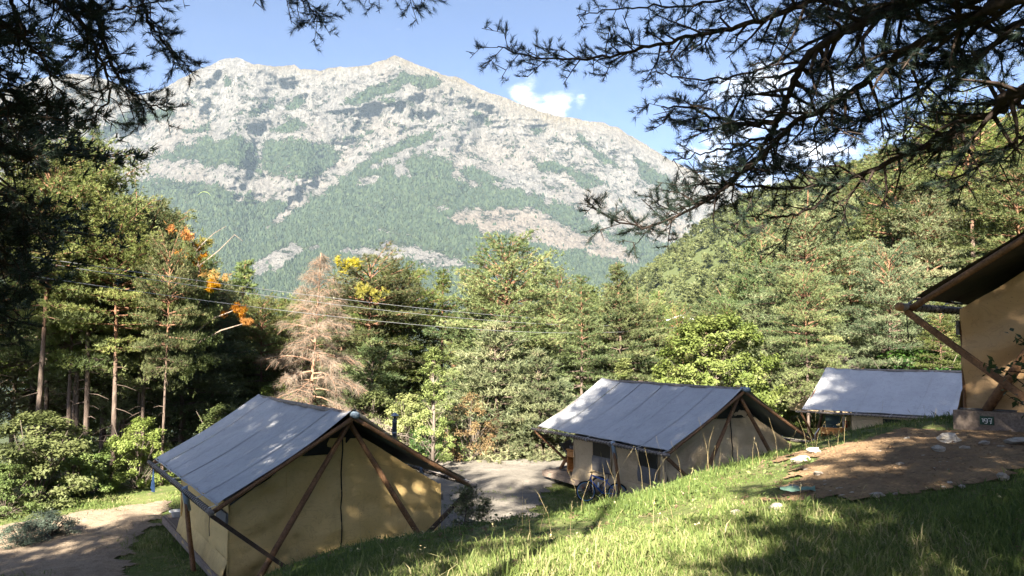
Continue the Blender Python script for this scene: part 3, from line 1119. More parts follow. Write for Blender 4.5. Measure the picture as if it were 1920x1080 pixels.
    # --- canvas walls
    for yy, fl in ((GY, -1), (WL, 1)):
        mb = MB()
        us, vs_ = np.linspace(-2.5, 2.5, 61), np.linspace(0, 1, 25)
        U, V = np.meshgrid(us, vs_, indexing='ij')
        top = WZ + (2.78 - WZ) * np.clip((2.5 - np.abs(U)) / (2.5 - .42), 0, 1)
        zz = V * top - .10 * (1 - V)
        sway = wrinkle(U * 1.0, zz, seed + 31, 2.4) + .08 * np.sin(9 * (zz + .55 * np.abs(U)) + 3 * fbm(U, zz, 2, seed)) * np.exp(-np.abs(np.abs(U) - 1.9)) * fbm(U * .8, zz, 2, seed + 8)
        belly = .05 * np.sin(np.pi * V) * np.sin(np.pi * (U + 2.5) / 5)
        mb.grid(np.stack([U, yy + fl * (belly + sway * np.clip(V * 6, 0, 1)), zz], -1))
        g_ = mb.build('gable_wall', wall_mat, t, True)
        mb = MB()
        mb.add([(-.98, yy + .03 * fl, 2.42), (.98, yy + .03 * fl, 2.42), (0, yy + .03 * fl, 3.08)], [(0, 1, 2)])
        mb.build('gable_vent', MAT['net'], t)
        mb = MB()
        mb.add([(-2.3, yy - .3 * fl, 1.5), (2.3, yy - .3 * fl, 1.5), (0, yy - .3 * fl, 2.98)], [(0, 1, 2)])
        mb.build('inner_gable', MAT['net'], t)
        mb = MB()
        zs = np.linspace(-.08, 2.76, 12)
        ys_ = [yy + fl * (.05 * math.sin(math.pi * z / 2.78) + .022 + float(wrinkle(np.array(0.0), np.array(z), seed + 31, 2.4))) for z in zs]
        mb.tube([(-.03, y, z) for y, z in zip(ys_, zs)], .016, 5).build('zip_seam', MAT['seam'], g_)
        # flat seams of the canvas widths
        for ux in (-1.28, 1.22):
            hh = WZ + (2.78 - WZ) * min(1, (2.5 - abs(ux)) / 2.08)
            pts = []
            for z in np.linspace(0, hh - .03, 12):
                v = z / hh
                yv = yy + fl * (.05 * math.sin(math.pi * v) * math.sin(math.pi * (ux + 2.5) / 5) + float(wrinkle(np.array(ux), np.array(z), seed + 31, 2.4)) + .004)
                pts.append((ux, yv, z))
            MB().tube(pts, .007, 4).build('wall_seam', wall_mat, g_)
    for sx in (-1, 1):
        mb = MB()
        us, vs_ = np.linspace(GY, WL, 55), np.linspace(0, 1, 17)
        U, V = np.meshgrid(us, vs_, indexing='ij')
        zz = V * WZ
        w = wrinkle(U, zz, seed + 47 + sx, 1.5)
        mb.grid(np.stack([sx * (2.5 + w * np.sin(np.pi * np.clip(V, .04, 1))), U, zz], -1))
        sw = mb.build('side_wall', wall_mat, t, True)
        # skirt that flares over the edge of the deck
        mb = MB()
        us2 = np.linspace(GY - .02, WL + .02, 70)
        U, V = np.meshgrid(us2, np.linspace(0, 1, 6), indexing='ij')
        flare = 2.515 + .13 * V ** .7 + (fbm(U * 3, V * 2, 3, seed + 60 + sx) - .5) * .07 * V
        mb.grid(np.stack([sx * flare, U, .34 - .48 * V + (fbm(U * 4, V, 2, seed + 61) - .5) * .04 * V], -1))
        mb.build('wall_skirt', wall_mat, t, True)
        for cy_ in (GY, WL):
            MB().tube([(sx * 2.515, cy_, -.08), (sx * 2.52, cy_, .7), (sx * 2.515, cy_, WZ + .02)], .022, 6).build('corner_binding', MAT['pole'] if i == 3 else wall_mat, t)
        if flap_only:
            MB().box((sx * 2.56, 1.1, 1.22), (.05, .95, .22)).build('rolled_flap', MAT['flap'], sw)
            continue
        for (a, b) in windows:
            zt, zb, zm = 1.40, .42, .93
            wn_ = MB().box((sx * 2.535, (a + b) / 2, (zt + zm) / 2), (.02, b - a, zt - zm)).build('window', MAT['net'], sw)
            fl_ = MB()
            U, V = np.meshgrid(np.linspace(a - .02, b + .03, 9), np.linspace(0, 1, 7), indexing='ij')
            fl_.grid(np.stack([sx * (2.55 + .035 * np.sin(np.pi * V) + (fbm(U * 3, V * 2, 2, seed) - .5) * .02), U, zm + .01 - (zm - zb) * V + .02 * np.sin(U * 4) * V], -1))
            f2 = fl_.build('window_flap', MAT['flap'], sw, True)
            MB().tube([(sx * 2.55, a - .03, zt), (sx * 2.56, a - .03, zm), (sx * 2.58, a - .02, zb), (sx * 2.58, b + .03, zb), (sx * 2.56, b + .03, zm), (sx * 2.55, b + .03, zt),
                       (sx * 2.55, a - .03, zt)], .012, 5).build('window_border', wall_mat, wn_)
    # inner roof
    mb = MB()
    U, V = np.meshgrid(np.linspace(-2.5, 2.5, 21), np.linspace(GY + .1, WL - .1, 12), indexing='ij')
    mb.grid(np.stack([U, V, WZ + (3.05 - WZ) * (1 - np.abs(U) / 2.5) - .05], -1))
    mb.build('inner_roof', MAT['fly_dark'] if i == 3 else MAT['flap'], t, True)
    # --- deck
    y0 = .62 if deck_beam else .75
    npl = 16
    wpl = (FL + .1 - WL) / npl
    pm = MB().box((0, 0, 0), (5.2, wpl - .012, .035)).mesh('plank', MAT['deck'])
    for k in range(npl):
        o = link(bpy.data.objects.new('plank', pm), t)
        o.location = (0, WL + wpl * (k + .5), -.018 + rs.uniform(-.003, .003))
    MB().box((0, (y0 + WL) / 2, -.03), (5.1, WL - y0, .05)).build('floor_board', MAT['deck'], t)
    for sx in (-1, 1):
        MB().beam((sx * 2.625, y0, -.14), (sx * 2.625, FL + .1, -.14), .045, .20).build('deck_side_board', MAT['deck'], t)
    MB().beam((-2.65, FL + .13, -.14), (2.65, FL + .13, -.14), .045, .20).build('deck_front_board', MAT['deck'], t)
    for sx in (-2.3, 0, 2.3):
        for yy in (1.0, 3.4, 5.8, 7.8):
            MB().box((sx, yy, -.48), (.3, .3, .5)).build('deck_pad', MAT['concrete'], t)
    return t


tent_a = make_tent(0, 'ochre-lit canvas tent with a thin flue pipe beside its roof', MAT['ochre'], MAT['fly'], 6, (), 11, flap_only=True)
fl_ = MB().lathe((2.45, 3.3, 1.5), [(.065, 0), (.065, 1.30), (.072, 1.30), (.072, 1.34), (.05, 1.34), (.05, 1.40)], 14).build('flue_pipe', MAT['dull_steel'], tent_a, True)
MB().lathe((2.45, 3.3, 2.90), [(.035, 0), (.035, .09)], 8).build('cowl_stem', MAT['black'], fl_, True)
MB().lathe((2.45, 3.3, 2.98), [(.125, 0), (.125, .012), (.02, .085), (.004, .09)], 14).build('cowl_cap', MAT['steel'], fl_, True)
for z in (.45, 1.0):
    MB().lathe((2.45, 3.3, 1.5 + z), [(.069, 0), (.071, .02), (.069, .04)], 14).build('pipe_band', MAT['steel'], fl_, True)

tent_b = make_tent(1, 'beige-lit canvas tent with two netted side windows and mountain bikes leaning outside', MAT['beige'], MAT['fly'], 6, ((1.05, 2.05), (3.65, 4.75)), 23)
tent_c = make_tent(2, 'pale roofed tent half hidden behind the earth mound, with a barbecue on its porch', MAT['beige'], MAT['fly'], 7, ((1.3, 2.2), (3.9, 4.8)), 37)
tent_d = make_tent(3, 'tan-lit canvas tent on a wooden platform carrying a small green number plate', MAT['tan'], MAT['fly_dark'], 6, (), 41, 'pole', True, flap_only=True)
# platform front of the fourth tent
MB().beam((-2.62, .53, -.15), (2.7, .53, -.15), .09, .29).build('platform_beam', MAT['deck'], tent_d)
MB().box((-2.2, .9, .012), (.75, .6, .02)).build('groundsheet_edge', MAT['flap'], tent_d)
for x_ in (-1.35, 1.4):
    MB().box((x_, .68, -.47), (.5, .3, .34)).build('foundation_block', MAT['concrete'], tent_d)
MB().tube([(-3.06, -.12, EZ - .13), (-3.06, -.205, EZ - .13)], .066, 12).build('pole_end', MAT['pole_fresh'], tent_d, True)
MB().beam((2.9, -.02, EZ - .2), (.9, .02, -.15), .1, .1, (0, 1, 0)).build('cross_brace', MAT['pole'], tent_d)


def world_of(i, p):
    tx, ty, rzv, yw = TENTS[i]
    return Matrix.Translation((tx, ty, rzv - RZ)) @ Matrix.Rotation(-yw, 4, 'Z') @ Vector(p)


# number plate on the platform
s_ = thing('number_sign', 'small dark green plate with white number 197 screwed on the platform beam', 'sign', world_of(3, (-2.16, .478, -.135)), -TENTS[3][3])
MB().box((0, 0, 0), (.185, .012, .125)).build('plate', MAT['sign'], s_)
DIG = {'1': [[(-.012, .022), (.004, .030), (.004, -.022)]],
       '9': [[(.022, .008), (.012, .030), (-.012, .030), (-.022, .012), (-.012, -.006), (.010, -.006), (.022, .008), (.020, -.020), (.006, -.038), (-.016, -.036)]],
       '7': [[(-.022, .034), (.022, .034), (.004, -.040)], [(-.006, -.002), (.022, -.002)]]}
for ch, x0 in (('1', -.052), ('9', -.010), ('7', .046)):
    mb = MB()
    for st_ in DIG[ch]:
        mb.tube([(x0 + a, -.0085, b - .002) for a, b in st_], .0062, 5)
    mb.build('digit', MAT['digit'], s_)

# a fifth tent whose dark roof shows over the third one
t5 = thing('dark_tent', 'small dark roofed tent just showing its gable behind the pale tent roof', 'tent', at(1645, 668, 48), 0.55)
mb = MB()
for sgn in (-1, 1):
    U, V = np.meshgrid(np.linspace(0, 2.6, 9), np.linspace(0, 5.0, 9), indexing='ij')
    P5 = np.stack([sgn * U, V, -U * .56 - .03 * np.sin(U * 1.2)], -1)
    MB().grid(P5).build('roof_panel', MAT['fly_dark'], t5, True)
for k in range(9):
    MB().tube([(.02, .3 + k * .55, .012), (2.6, .3 + k * .55, -1.44)], .02, 4).build('roof_batten', MAT['pole_grey'], t5)
MB().add([(-2.4, .6, -1.4), (2.4, .6, -1.4), (0, .6, -.1)], [(0, 1, 2)]).build('gable_wall', MAT['beige'], t5)
MB().box((0, 2.6, -2.4), (4.6, 4.0, 2.0)).build('wall', MAT['beige'], t5)
for sgn in (-1, 1):
    MB().tube([(0, .1, -.02), (sgn * 2.6, .1, -1.5)], .05, 6).build('rafter_pole', MAT['pole'], t5)
    MB().tube([(sgn * .0, .1, -.1), (sgn * 1.2, .1, -3.2)], .05, 6).build('frame_leg', MAT['pole'], t5)

# ------------------------------------------------------------------ things on the decks
def cabinet(i, p, label, lid, rz=0.0):
    q = world_of(i, p)
    c = thing('kitchen_cabinet', label, 'cabinet', q, -TENTS[i][3] + rz)
    for sx in (-.40, .40):
        MB().box((sx, 0, .44), (.05, .48, .82)).build('side_panel', MAT['cabinet'], c)
    MB().box((0, 0, .87), (.90, .54, .05)).build('top', MAT['cabinet'], c)
    MB().box((0, -.23, .72), (.745, .03, .20)).build('front_rail', MAT['cabinet'], c)
    MB().box((0, 0, .12), (.745, .44, .04)).build('shelf', MAT['cabinet'], c)
    MB().box((0, .23, .46), (.745, .02, .66)).build('back_panel', MAT['cabinet'], c)
    for sx in (-.4, .4):
        for sy in (-.18, .18):
            MB().box((sx, sy, .02), (.06, .06, .05)).build('foot', MAT['black'], c)
    return c


def stove(i, p, label, rz=0.0, mat='flap'):
    q = world_of(i, p)
    s = thing('camping_stove', label, 'stove', q, -TENTS[i][3] + rz)
    MB().box((0, 0, .055), (.62, .36, .11)).build('body', MAT[mat], s)
    MB().box((0, .19, .30), (.62, .03, .40)).build('lid', MAT[mat], s)
    for sx in (-.16, .16):
        MB().torus((sx, 0, .125), .09, .008, (0, 0, 1), 14, 4).build('burner', MAT['black'], s)
        MB().lathe((sx, -.19, .045), [(.02, 0), (.02, .02)], 8).build('knob', MAT['silver'], s)
    return s


R90 = math.pi / 2
cabinet(1, (-2.05, 6.55, .0), 'orange wooden kitchen cabinet standing on the porch of the tent with bikes', True, R90 * -1)
stove(1, (-2.05, 6.62, .90), 'grey camping stove with raised lid on the orange cabinet, tent with bikes', R90 * -1)
cabinet(2, (-2.55, 6.9, .0), 'orange wooden cabinet on the porch of the tent behind the mound', True, R90 * -1)
stove(2, (-2.55, 6.95, .90), 'dark green camping stove box on the cabinet behind the mound', R90 * -1, 'green_box')
hs = MB().tube([world_of(2, p) for p in ((-2.9, 7.35, .85), (-2.98, 7.5, .6), (-3.0, 7.52, .25), (-2.95, 7.3, .05), (-2.9, 6.9, .08), (-2.88, 6.6, .22), (-2.8, 6.5, .42))],
              .02, 6).build('gas_hose', MAT['white'], None, True)
tag(hs, 'white hose looping down beside the cabinet behind the mound', 'hose')
ban = thing('hung_cloth', 'white cloth with red and dark print hanging behind the porch strut', 'cloth', world_of(2, (-1.9, 6.5, .62)), -TENTS[2][3])
U, V = np.meshgrid(np.linspace(-.5, .5, 9), np.linspace(0, .75, 7), indexing='ij')
MB().grid(np.stack([U, .02 * np.sin(U * 9), V], -1)).build('cloth', MAT['white'], ban, True)
MB().box((-.22, -.03, .42), (.22, .01, .34)).build('red_print', MAT['red'], ban)
MB().box((.12, -.03, .40), (.10, .01, .26)).build('dark_print', MAT['navy'], ban)

ch = thing('camping_chair', 'grey folding butterfly chair beside the orange cabinet', 'chair', world_of(1, (-1.75, 7.55, 0)), -TENTS[1][3] + .5)
U, V = np.meshgrid(np.linspace(-1, 1, 11), np.linspace(0, 1, 11), indexing='ij')
cx = U * (.30 + .14 * V)
cz = .38 + .62 * V ** 1.6 + .12 * U ** 2
cyv = -.34 + .72 * V ** .8 - .05 * U ** 2
MB().grid(np.stack([cx, cyv, cz - .12 * np.sin(np.pi * V) * (1 - U ** 2)], -1)).build('seat_cloth', MAT['chair'], ch, True)
for a, b in (((-.34, -.36, 0), (.42, .34, 1.0)), ((.34, -.36, 0), (-.42, .34, 1.0)), ((-.34, .36, 0), (.32, -.34, .44)), ((.34, .36, 0), (-.32, -.34, .44))):
    MB().tube([a, b], .013, 6).build('leg', MAT['black'], ch)
for sx in (-.34, .34):
    MB().tube([(sx, -.36, .01), (sx, .36, .01)], .012, 6).build('foot_bar', MAT['black'], ch)

bs = thing('wash_basin', 'white plastic wash basin on the deck corner of the ochre tent', 'basin', world_of(0, (-2.25, 7.75, 0)), .3)
mb = MB()
prof = [(.17, .0), (.215, .15), (.245, .155), (.245, .17), (.20, .17), (.165, .02)]
V_, F_ = [], []
for r, z in prof:
    for k in range(20):
        a = 2 * math.pi * k / 20
        V_.append((r * 1.2 * math.copysign(abs(math.cos(a)) ** .6, math.cos(a)), r * .9 * math.copysign(abs(math.sin(a)) ** .6, math.sin(a)), z))
for q in range(len(prof) - 1):
    for k in range(20):
        F_.append((q * 20 + k, q * 20 + (k + 1) % 20, (q + 1) * 20 + (k + 1) % 20, (q + 1) * 20 + k))
F_.append(tuple(range(19, -1, -1)))
F_.append(tuple(range(100, 120)))
mb.add(V_, F_).build('tub', MAT['white'], bs, True)
wc = thing('water_container', 'tall dark blue container standing on the deck behind the basin', 'container', world_of(0, (-2.15, 6.85, 0)), .1)
MB().lathe((0, 0, 0), [(.17, 0), (.18, .05), (.18, .28), (.185, .29), (.185, .31), (.18, .32), (.18, .62), (.12, .70)], 18).build('body', MAT['navy'], wc, True)
MB().lathe((0, 0, .68), [(.06, 0), (.06, .07)], 12).build('cap', MAT['black'], wc, True)
MB().torus((0, 0, .30), .186, .012, (0, 0, 1), 20, 5).build('band', MAT['blue_light'], wc)
tw = thing('hanging_towel', 'pale blue towel tied to the eave pole of the ochre tent', 'towel', world_of(0, (-3.0, 7.7, 1.02)), -TENTS[0][3])
U, V = np.meshgrid(np.linspace(-1, 1, 9), np.linspace(0, 1, 9), indexing='ij')
MB().grid(np.stack([.05 * np.sin(U * 5 + V) * V, U * (.03 + .10 * V), .42 - .62 * V + .05 * U], -1)).build('cloth', MAT['towel'], tw, True)
MB().tube([(0, 0, .40), (0, -.02, .50), (0, 0, .56)], .012, 5).build('loop', MAT['cord_pale'], tw)


# ------------------------------------------------------------------ bicycles
def bike(label, loc, rz, lean, fmat, tmat):
    b = thing('mountain_bike', label, 'bicycle', loc, rz, 'bikes leaning by the tent')
    b.rotation_euler = (lean, 0, rz)
    r = .345
    for wx in (-.52, .54):
        w = MB().torus((wx, 0, r), r - .024, .026, (0, 1, 0), 32, 7).build('wheel', MAT['tyre'], b, True)
        MB().torus((wx, 0, r), r - .06, .013, (0, 1, 0), 28, 5).build('rim', MAT[tmat], w, True)
        mb = MB()
        for k in range(16):
            a = 2 * math.pi * k / 16
            mb.tube([(wx + .03 * math.cos(a + .4), .025 * (-1) ** k, r + .03 * math.sin(a + .4)), (wx + .28 * math.cos(a), 0, r + .28 * math.sin(a))], .0025, 3, False)
        mb.build('spokes', MAT['silver'], w)
        MB().tube([(wx, -.05, r), (wx, .05, r)], .022, 8).build('hub', MAT['black'], w)
        MB().torus((wx, .03, r), .08, .004, (0, 1, 0), 18, 4).build('brake_disc', MAT['silver'], w)
        rf = MB().box((wx + .1, .012, r + .12), (.05, .008, .03)).build('reflector', MAT['orange'], w)
    bb, st, hd, hl = (-.02, 0, .33), (-.20, 0, .80), (.36, 0, .88), (.40, 0, .74)
    fr = MB()
    fr.tube([bb, hl], .032, 8).tube([bb, st], .02, 8).tube([(-.17, 0, .72), hd], .026, 8).tube([hd, hl], .028, 8)
    for sy in (-.05, .05):
        fr.tube([(-.52, sy, r), (-.03, sy * .6, .33)], .013, 6).tube([(-.52, sy, r), (-.17, sy * .3, .70)], .011, 6)
    fr.build('frame', MAT[fmat], b, True)
    fk = MB()
    for sy in (-.055, .055):
        fk.tube([(.54, sy, r), (.43, sy, .68)], .02, 7)
    fk.beam((.43, -.08, .69), (.43, .08, .69), .05, .04)
    fk.tube([(.43, 0, .69), (.34, 0, .96)], .018, 7)
    fk.build('fork', MAT['black'], b, True)
    hb = MB().tube([(.30, -.33, .99), (.36, -.12, .97), (.36, .12, .97), (.30, .33, .99)], .013, 7).build('handlebar', MAT['black'], b, True)
    MB().beam((.34, 0, .95), (.38, 0, .99), .05, .04).build('stem', MAT['black'], hb)
    for sy in (-.29, .29):
        MB().tube([(.31, sy - .05, .99), (.31, sy + .05, .99)], .018, 7).build('grip', MAT['black'], hb)
        MB().tube([(.34, sy * .75, .98), (.40, sy, .95)], .006, 5).build('brake_lever', MAT['silver'], hb)
    sp = MB().tube([(-.19, 0, .76), (-.235, 0, .95)], .014, 7).build('seat_post', MAT['black'], b)
    sd = MB()
    U, V = np.meshgrid(np.linspace(-1, 1, 7), np.linspace(0, 1, 8), indexing='ij')
    wv = .075 - .055 * V ** .7
    sd.grid(np.stack([-.37 + .28 * V, U * wv, .965 + .015 * V - .03 * U ** 2], -1))
    sd.grid(np.stack([-.37 + .28 * V, U * wv, .945 + .015 * V - .02 * U ** 2], -1))
    sd.build('saddle', MAT['black'], b, True)
    cr = MB().torus((-.02, .05, .33), .085, .006, (0, 1, 0), 20, 4).build('chainring', MAT['black'], b)
    for sg, sy in ((1, .075), (-1, -.075)):
        MB().beam((-.02, sy, .33), (-.02 + sg * .12, sy, .33 - sg * .12), .018, .025, (0, 1, 0)).build('crank', MAT['silver'], b)
        MB().box((-.02 + sg * .12, sy * 1.6, .33 - sg * .12), (.09, .09, .02)).build('pedal', MAT['black'], b)
    MB().tube([(-.50, .05, r + .035), (-.02, .05, .41)], .004, 3).build('chain', MAT['black'], b)
    MB().lathe((.12, 0, .50), [(.0, 0), (.035, .01), (.035, .14), (.02, .17)], 9).build('bottle', MAT['white'], b, True)
    return b


def bike_at(px, py, yaw, lean, *a):
    x, y = ground_hit(px, py, 20, 34)
    return bike(a[0], (x, y, gz(x, y) - .01), yaw, lean, *a[1:])


bike_at(1128, 944, 2.75, .10, 'blue mountain bike with light blue wheel rim, front one of the two bikes', 'blue', 'blue_light')
bike_at(1152, 934, -.40, -.12, 'dark mountain bike with high black saddle, standing behind the blue bike', 'navy', 'black')

# ------------------------------------------------------------------ plants: builders
def nrm(a):
    return a / np.maximum(np.linalg.norm(a, axis=-1, keepdims=True), 1e-9)


def blades(P, D, per, L, Wd, spread, rs, var=None, jl=.5, face=1.0):
    """per narrow leaf-like triangles at every point, fanning round direction D"""
    P, D = np.asarray(P, float), nrm(np.asarray(D, float))
    N = len(P)
    d = nrm(D[:, None] + spread * rs.randn(N, per, 3))
    side = nrm(np.cross(d, D[:, None] * np.array([1, 1, 1.3]) * face + rs.randn(N, per, 3) * .8 + 1e-4)) * (Wd / 2)
    ln = L * (1 - jl / 2 + jl * rs.rand(N, per, 1))
    b = P[:, None] + rs.randn(N, per, 3) * L * .10 - D[:, None] * L * .45 * rs.rand(N, per, 1)
    V = np.stack([b - side, b + side, b + d * ln], 2).reshape(-1, 3)
    v = (rs.rand(N) if var is None else np.asarray(var))[:, None] + rs.randn(N, per) * .09
    return V, np.repeat(v.ravel(), 3)


def tri_mesh(name, V, v, mat):
    F = np.arange(len(V)).reshape(-1, 3)
    return mesh_arrays(name, V, [F], mat, {'v': np.clip(v, 0, 1)})


def leaf_cards(P, size, rs, up=.5, var=None, out=None):
    """small folded leaves: two triangles each"""
    N = len(P)
    n = rs.randn(N, 3)
    n[:, 2] = np.abs(n[:, 2]) + up
    if out is not None:
        n = nrm(n) + out * .8
    n = nrm(n)
    a = nrm(np.cross(n, rs.randn(N, 3)))
    b = np.cross(n, a)
    s = size * (.65 + .7 * rs.rand(N, 1))
    tip, tail = P + a * s, P - a * s * .2
    l, r = P + a * s * .4 + b * s * .32 + n * s * .06, P + a * s * .4 - b * s * .32 + n * s * .06
    V = np.stack([tail, r, tip, tail, tip, l], 1).reshape(-1, 3)
    v = (rs.rand(N) if var is None else var) + rs.randn(N) * .1
    return V, np.repeat(v, 6)


def lerp(a, b, t):
    return a + (b - a) * t


def pine_proto(seed, h=10., cs=.25, w=2.4, shape='cone', needle='pine', bark='bark', dens=1.0, dead=False, droop=.12, lean=.0, fine=1.0, tl=.155, tw=.036, trunk=.62):
    """a Scots pine as two meshes: wood (trunk and limbs) and crown"""
    rs = np.random.RandomState(seed)
    wood = MB()
    bx, by = rs.randn(2) * .02 * h + lean
    ts_ = np.linspace(0, 1, 10)
    tr = [(bx * t * t + .05 * math.sin(5 * t + seed), by * t * t + .05 * math.cos(4 * t + seed), h * t) for t in ts_]
    wood.tube(tr, [h * .0165 * trunk * (1 - t * .9) + .012 for t in ts_], 9)
    TP, TD, TV = [], [], []

    def tpos(z):
        t = z / h
        return np.array([bx * t * t + .05 * math.sin(5 * t + seed), by * t * t + .05 * math.cos(4 * t + seed), z])
    z = cs * h
    step = .52 * (h / 10) ** .5
    while z < h * .985:
        t = (z - cs * h) / (h - cs * h)
        if shape == 'cone':
            prof = (1 - t) ** .75 * (.55 + .45 * min(1, t / .18))
        elif shape == 'round':
            prof = math.sqrt(max(.02, 1 - ((t - .42) / .6) ** 2))
        elif shape == 'flat':
            prof = .35 + .65 * min(1, t / .55) if t < .75 else 1 - .6 * ((t - .75) / .25) ** 2
        else:
            prof = (1 - t ** 1.6) * (.75 + .25 * min(1, t / .1))
        nb = rs.randint(5, 8)
        a0 = rs.rand() * 6.28
        for k in range(nb):
            if rs.rand() < (.3 if dead else .12):
                continue
            az = a0 + k * 6.283 / nb + rs.randn() * .35
            L = max(.25, w * prof * rs.uniform(.62, 1.18))
            el = lerp(-.10, .95, t ** 1.4) + rs.randn() * .12
            p0 = tpos(z + rs.uniform(-.1, .1))
            oh = np.array([math.cos(az), math.sin(az), 0])
            ph = np.array([-math.sin(az), math.cos(az), 0])
            bend = rs.randn() * .18

            def bp(s):
                zz = math.tan(el) * L * s * (1 - .25 * s) - droop * L * s * s * (1 - t) * 1.6 + .10 * L * s ** 3
                return p0 + oh * L * s * math.cos(el * .6) + ph * bend * L * s * s + np.array([0, 0, zz])
            pts = [bp(s) for s in (0, .25, .5, .75, 1)]
            r0 = .010 + .016 * L * (h / 10) ** .3
            wood.tube(pts, [r0, r0 * .8, r0 * .6, r0 * .4, .006], 5, False)
            cv = np.clip(rs.normal(.42, .2), 0, .84)
            n_sub = max(3, int(L / (.20 if not dead else .26)))
            for j in range(n_sub):
                s = lerp(.30, .98, (j + rs.rand() * .7) / n_sub)
                sd = 1 if j % 2 else -1
                q = bp(s)
                sl = (.42 * L * (1.12 - s) + .22) * rs.uniform(.6, 1.15)
                d = nrm(oh * rs.uniform(.45, .9) + ph * sd * rs.uniform(.5, 1.0) + np.array([0, 0, rs.uniform(-.06, .20)]))
                if dead:
                    d[2] -= .25
                    e = q + d * sl
                    e2 = e + d * sl * .4 - np.array([0, 0, .25 * sl])
                    wood.tube([q, e, e2], [.012, .008, .004], 4, False)
                    m = int(8 * sl / .5) + 4
                    for f in np.linspace(.1, 1, m):
                        TP.append(q + d * sl * f + rs.randn(3) * .05)
                        TD.append(d * .7 + np.array([0, 0, -.55]) + rs.randn(3) * .35)
                        TV.append(cv)
                    continue
                wood.tube([q, q + d * sl], [.010, .005], 3, False)
                m = max(2, int(sl / .085 * dens))
                for f in np.linspace(.28, 1.05, m):
                    lat = rs.randn(3) * np.array([.10, .10, .035]) * (1 + .5 * L)
                    TP.append(q + d * sl * f + lat + np.array([0, 0, .04]))
                    TD.append(d * .6 + oh * .3 + np.array([0, 0, .55]))
                    TV.append(cv + rs.randn() * .06)
            if not dead:
                for f in np.linspace(.75, 1.03, 4):
                    TP.append(bp(f) + rs.randn(3) * .04)
                    TD.append(oh * .8 + np.array([0, 0, .5]))
                    TV.append(cv + .1)
        z += step * rs.uniform(.7, 1.25) * (1 - .45 * max(t, 0))
    # dry snags under the crown
    for k in range(8):
        zz = rs.uniform(.12, max(.16, cs)) * h
        az = rs.rand() * 6.28
        p0 = tpos(zz)
        d = np.array([math.cos(az), math.sin(az), rs.uniform(-.3, .15)])
        L = rs.uniform(.4, 1.4)
        wood.tube([p0, p0 + d * L * .5, p0 + d * L + np.array([0, 0, -.12])], [.022, .014, .004], 4, False)
    if dead:
        V, v = blades(TP, TD, 4, .42, .010, .5, rs, TV)
    else:
        V, v = blades(TP, TD, int(round(9 * fine)), tl, tw, .80, rs, TV)
    return {'wood': wood.mesh('pine trunk', MAT[bark], True), 'crown': tri_mesh('pine crown', V, v, MAT[needle]), 'h': h}


def leafy_proto(seed, h=5., w=2.0, cs=.2, n=9000, size=.10, leaf='leaf', bark='bark_grey', clumps=70, shape='round', up=.5, stems=1, droop=0.):
    rs = np.random.RandomState(seed)
    wood = MB()
    cen, rad = [], []
    if stems == 1:
        wood.tube([(0, 0, 0), (.03 * h * rs.randn() * .3, 0, h * .4), (0, 0, h * .92)], [h * .018, h * .012, .006], 8)
    else:
        for k in range(stems):
            a = rs.rand() * 6.28
            r = w * rs.uniform(.2, .8)
            wood.tube([(0.1 * math.cos(a), .1 * math.sin(a), 0), (r * .5 * math.cos(a), r * .5 * math.sin(a), h * .45), (r * math.cos(a), r * math.sin(a), h * rs.uniform(.7, .98))],
                      [.02, .014, .004], 5)
    for k in range(clumps):
        t = rs.rand() ** .8
        z = lerp(cs, .97, t) * h
        if shape == 'round':
            pr = math.sqrt(max(.03, 1 - ((t - .40) / .62) ** 2))
        elif shape == 'column':
            pr = (1 - t) ** .6 * .9 + .1
        else:
            pr = math.sqrt(max(.05, 1 - t ** 2))
        a = rs.rand() * 6.28
        r = w * pr * rs.rand() ** .42
        c = np.array([r * math.cos(a), r * math.sin(a), z])
        cen.append(c)
        rad.append(rs.uniform(.16, .34) * (w / 2) ** .5 * 1.0)
        s0 = np.array([0, 0, max(.05, z - r * .8 - .2)])
        wood.tube([s0, lerp(s0, c, .6) + np.array([0, 0, .05]), c], [.008 * h ** .5, .007, .003], 4, False)
    cen, rad = np.array(cen), np.array(rad)
    idx = rs.randint(0, len(cen), n)
    d = nrm(rs.randn(n, 3)) * (rs.rand(n, 1) ** .45)
    P = cen[idx] + d * rad[idx, None] * np.array([1.25, 1.25, .75])
    cv = np.clip(rs.normal(.42, .17, len(cen)), 0, .84)
    out = nrm(P - np.array([0, 0, h * .45]))
    V, v = leaf_cards(P, size, rs, up, cv[idx], out)
    return {'wood': wood.mesh('stems', MAT[bark], True), 'crown': tri_mesh('leaves', V, v, MAT[leaf]), 'h': h}


def plant(p, name, label, cat, x, y, h, rz, group=None, wname='trunk', cname='crown', sink=.12, sq=1.0, tilt=(0, 0), z=None):
    s = h / p['h']
    t = thing(name, label, cat, (x, y, (gz(x, y) if z is None else z) - sink), rz, group)
    t.rotation_euler = (tilt[0], tilt[1], rz)
    t.scale = (s * sq, s * sq, s)
    link(bpy.data.objects.new(wname, p['wood']), t)
    link(bpy.data.objects.new(cname, p['crown']), t)
    return t


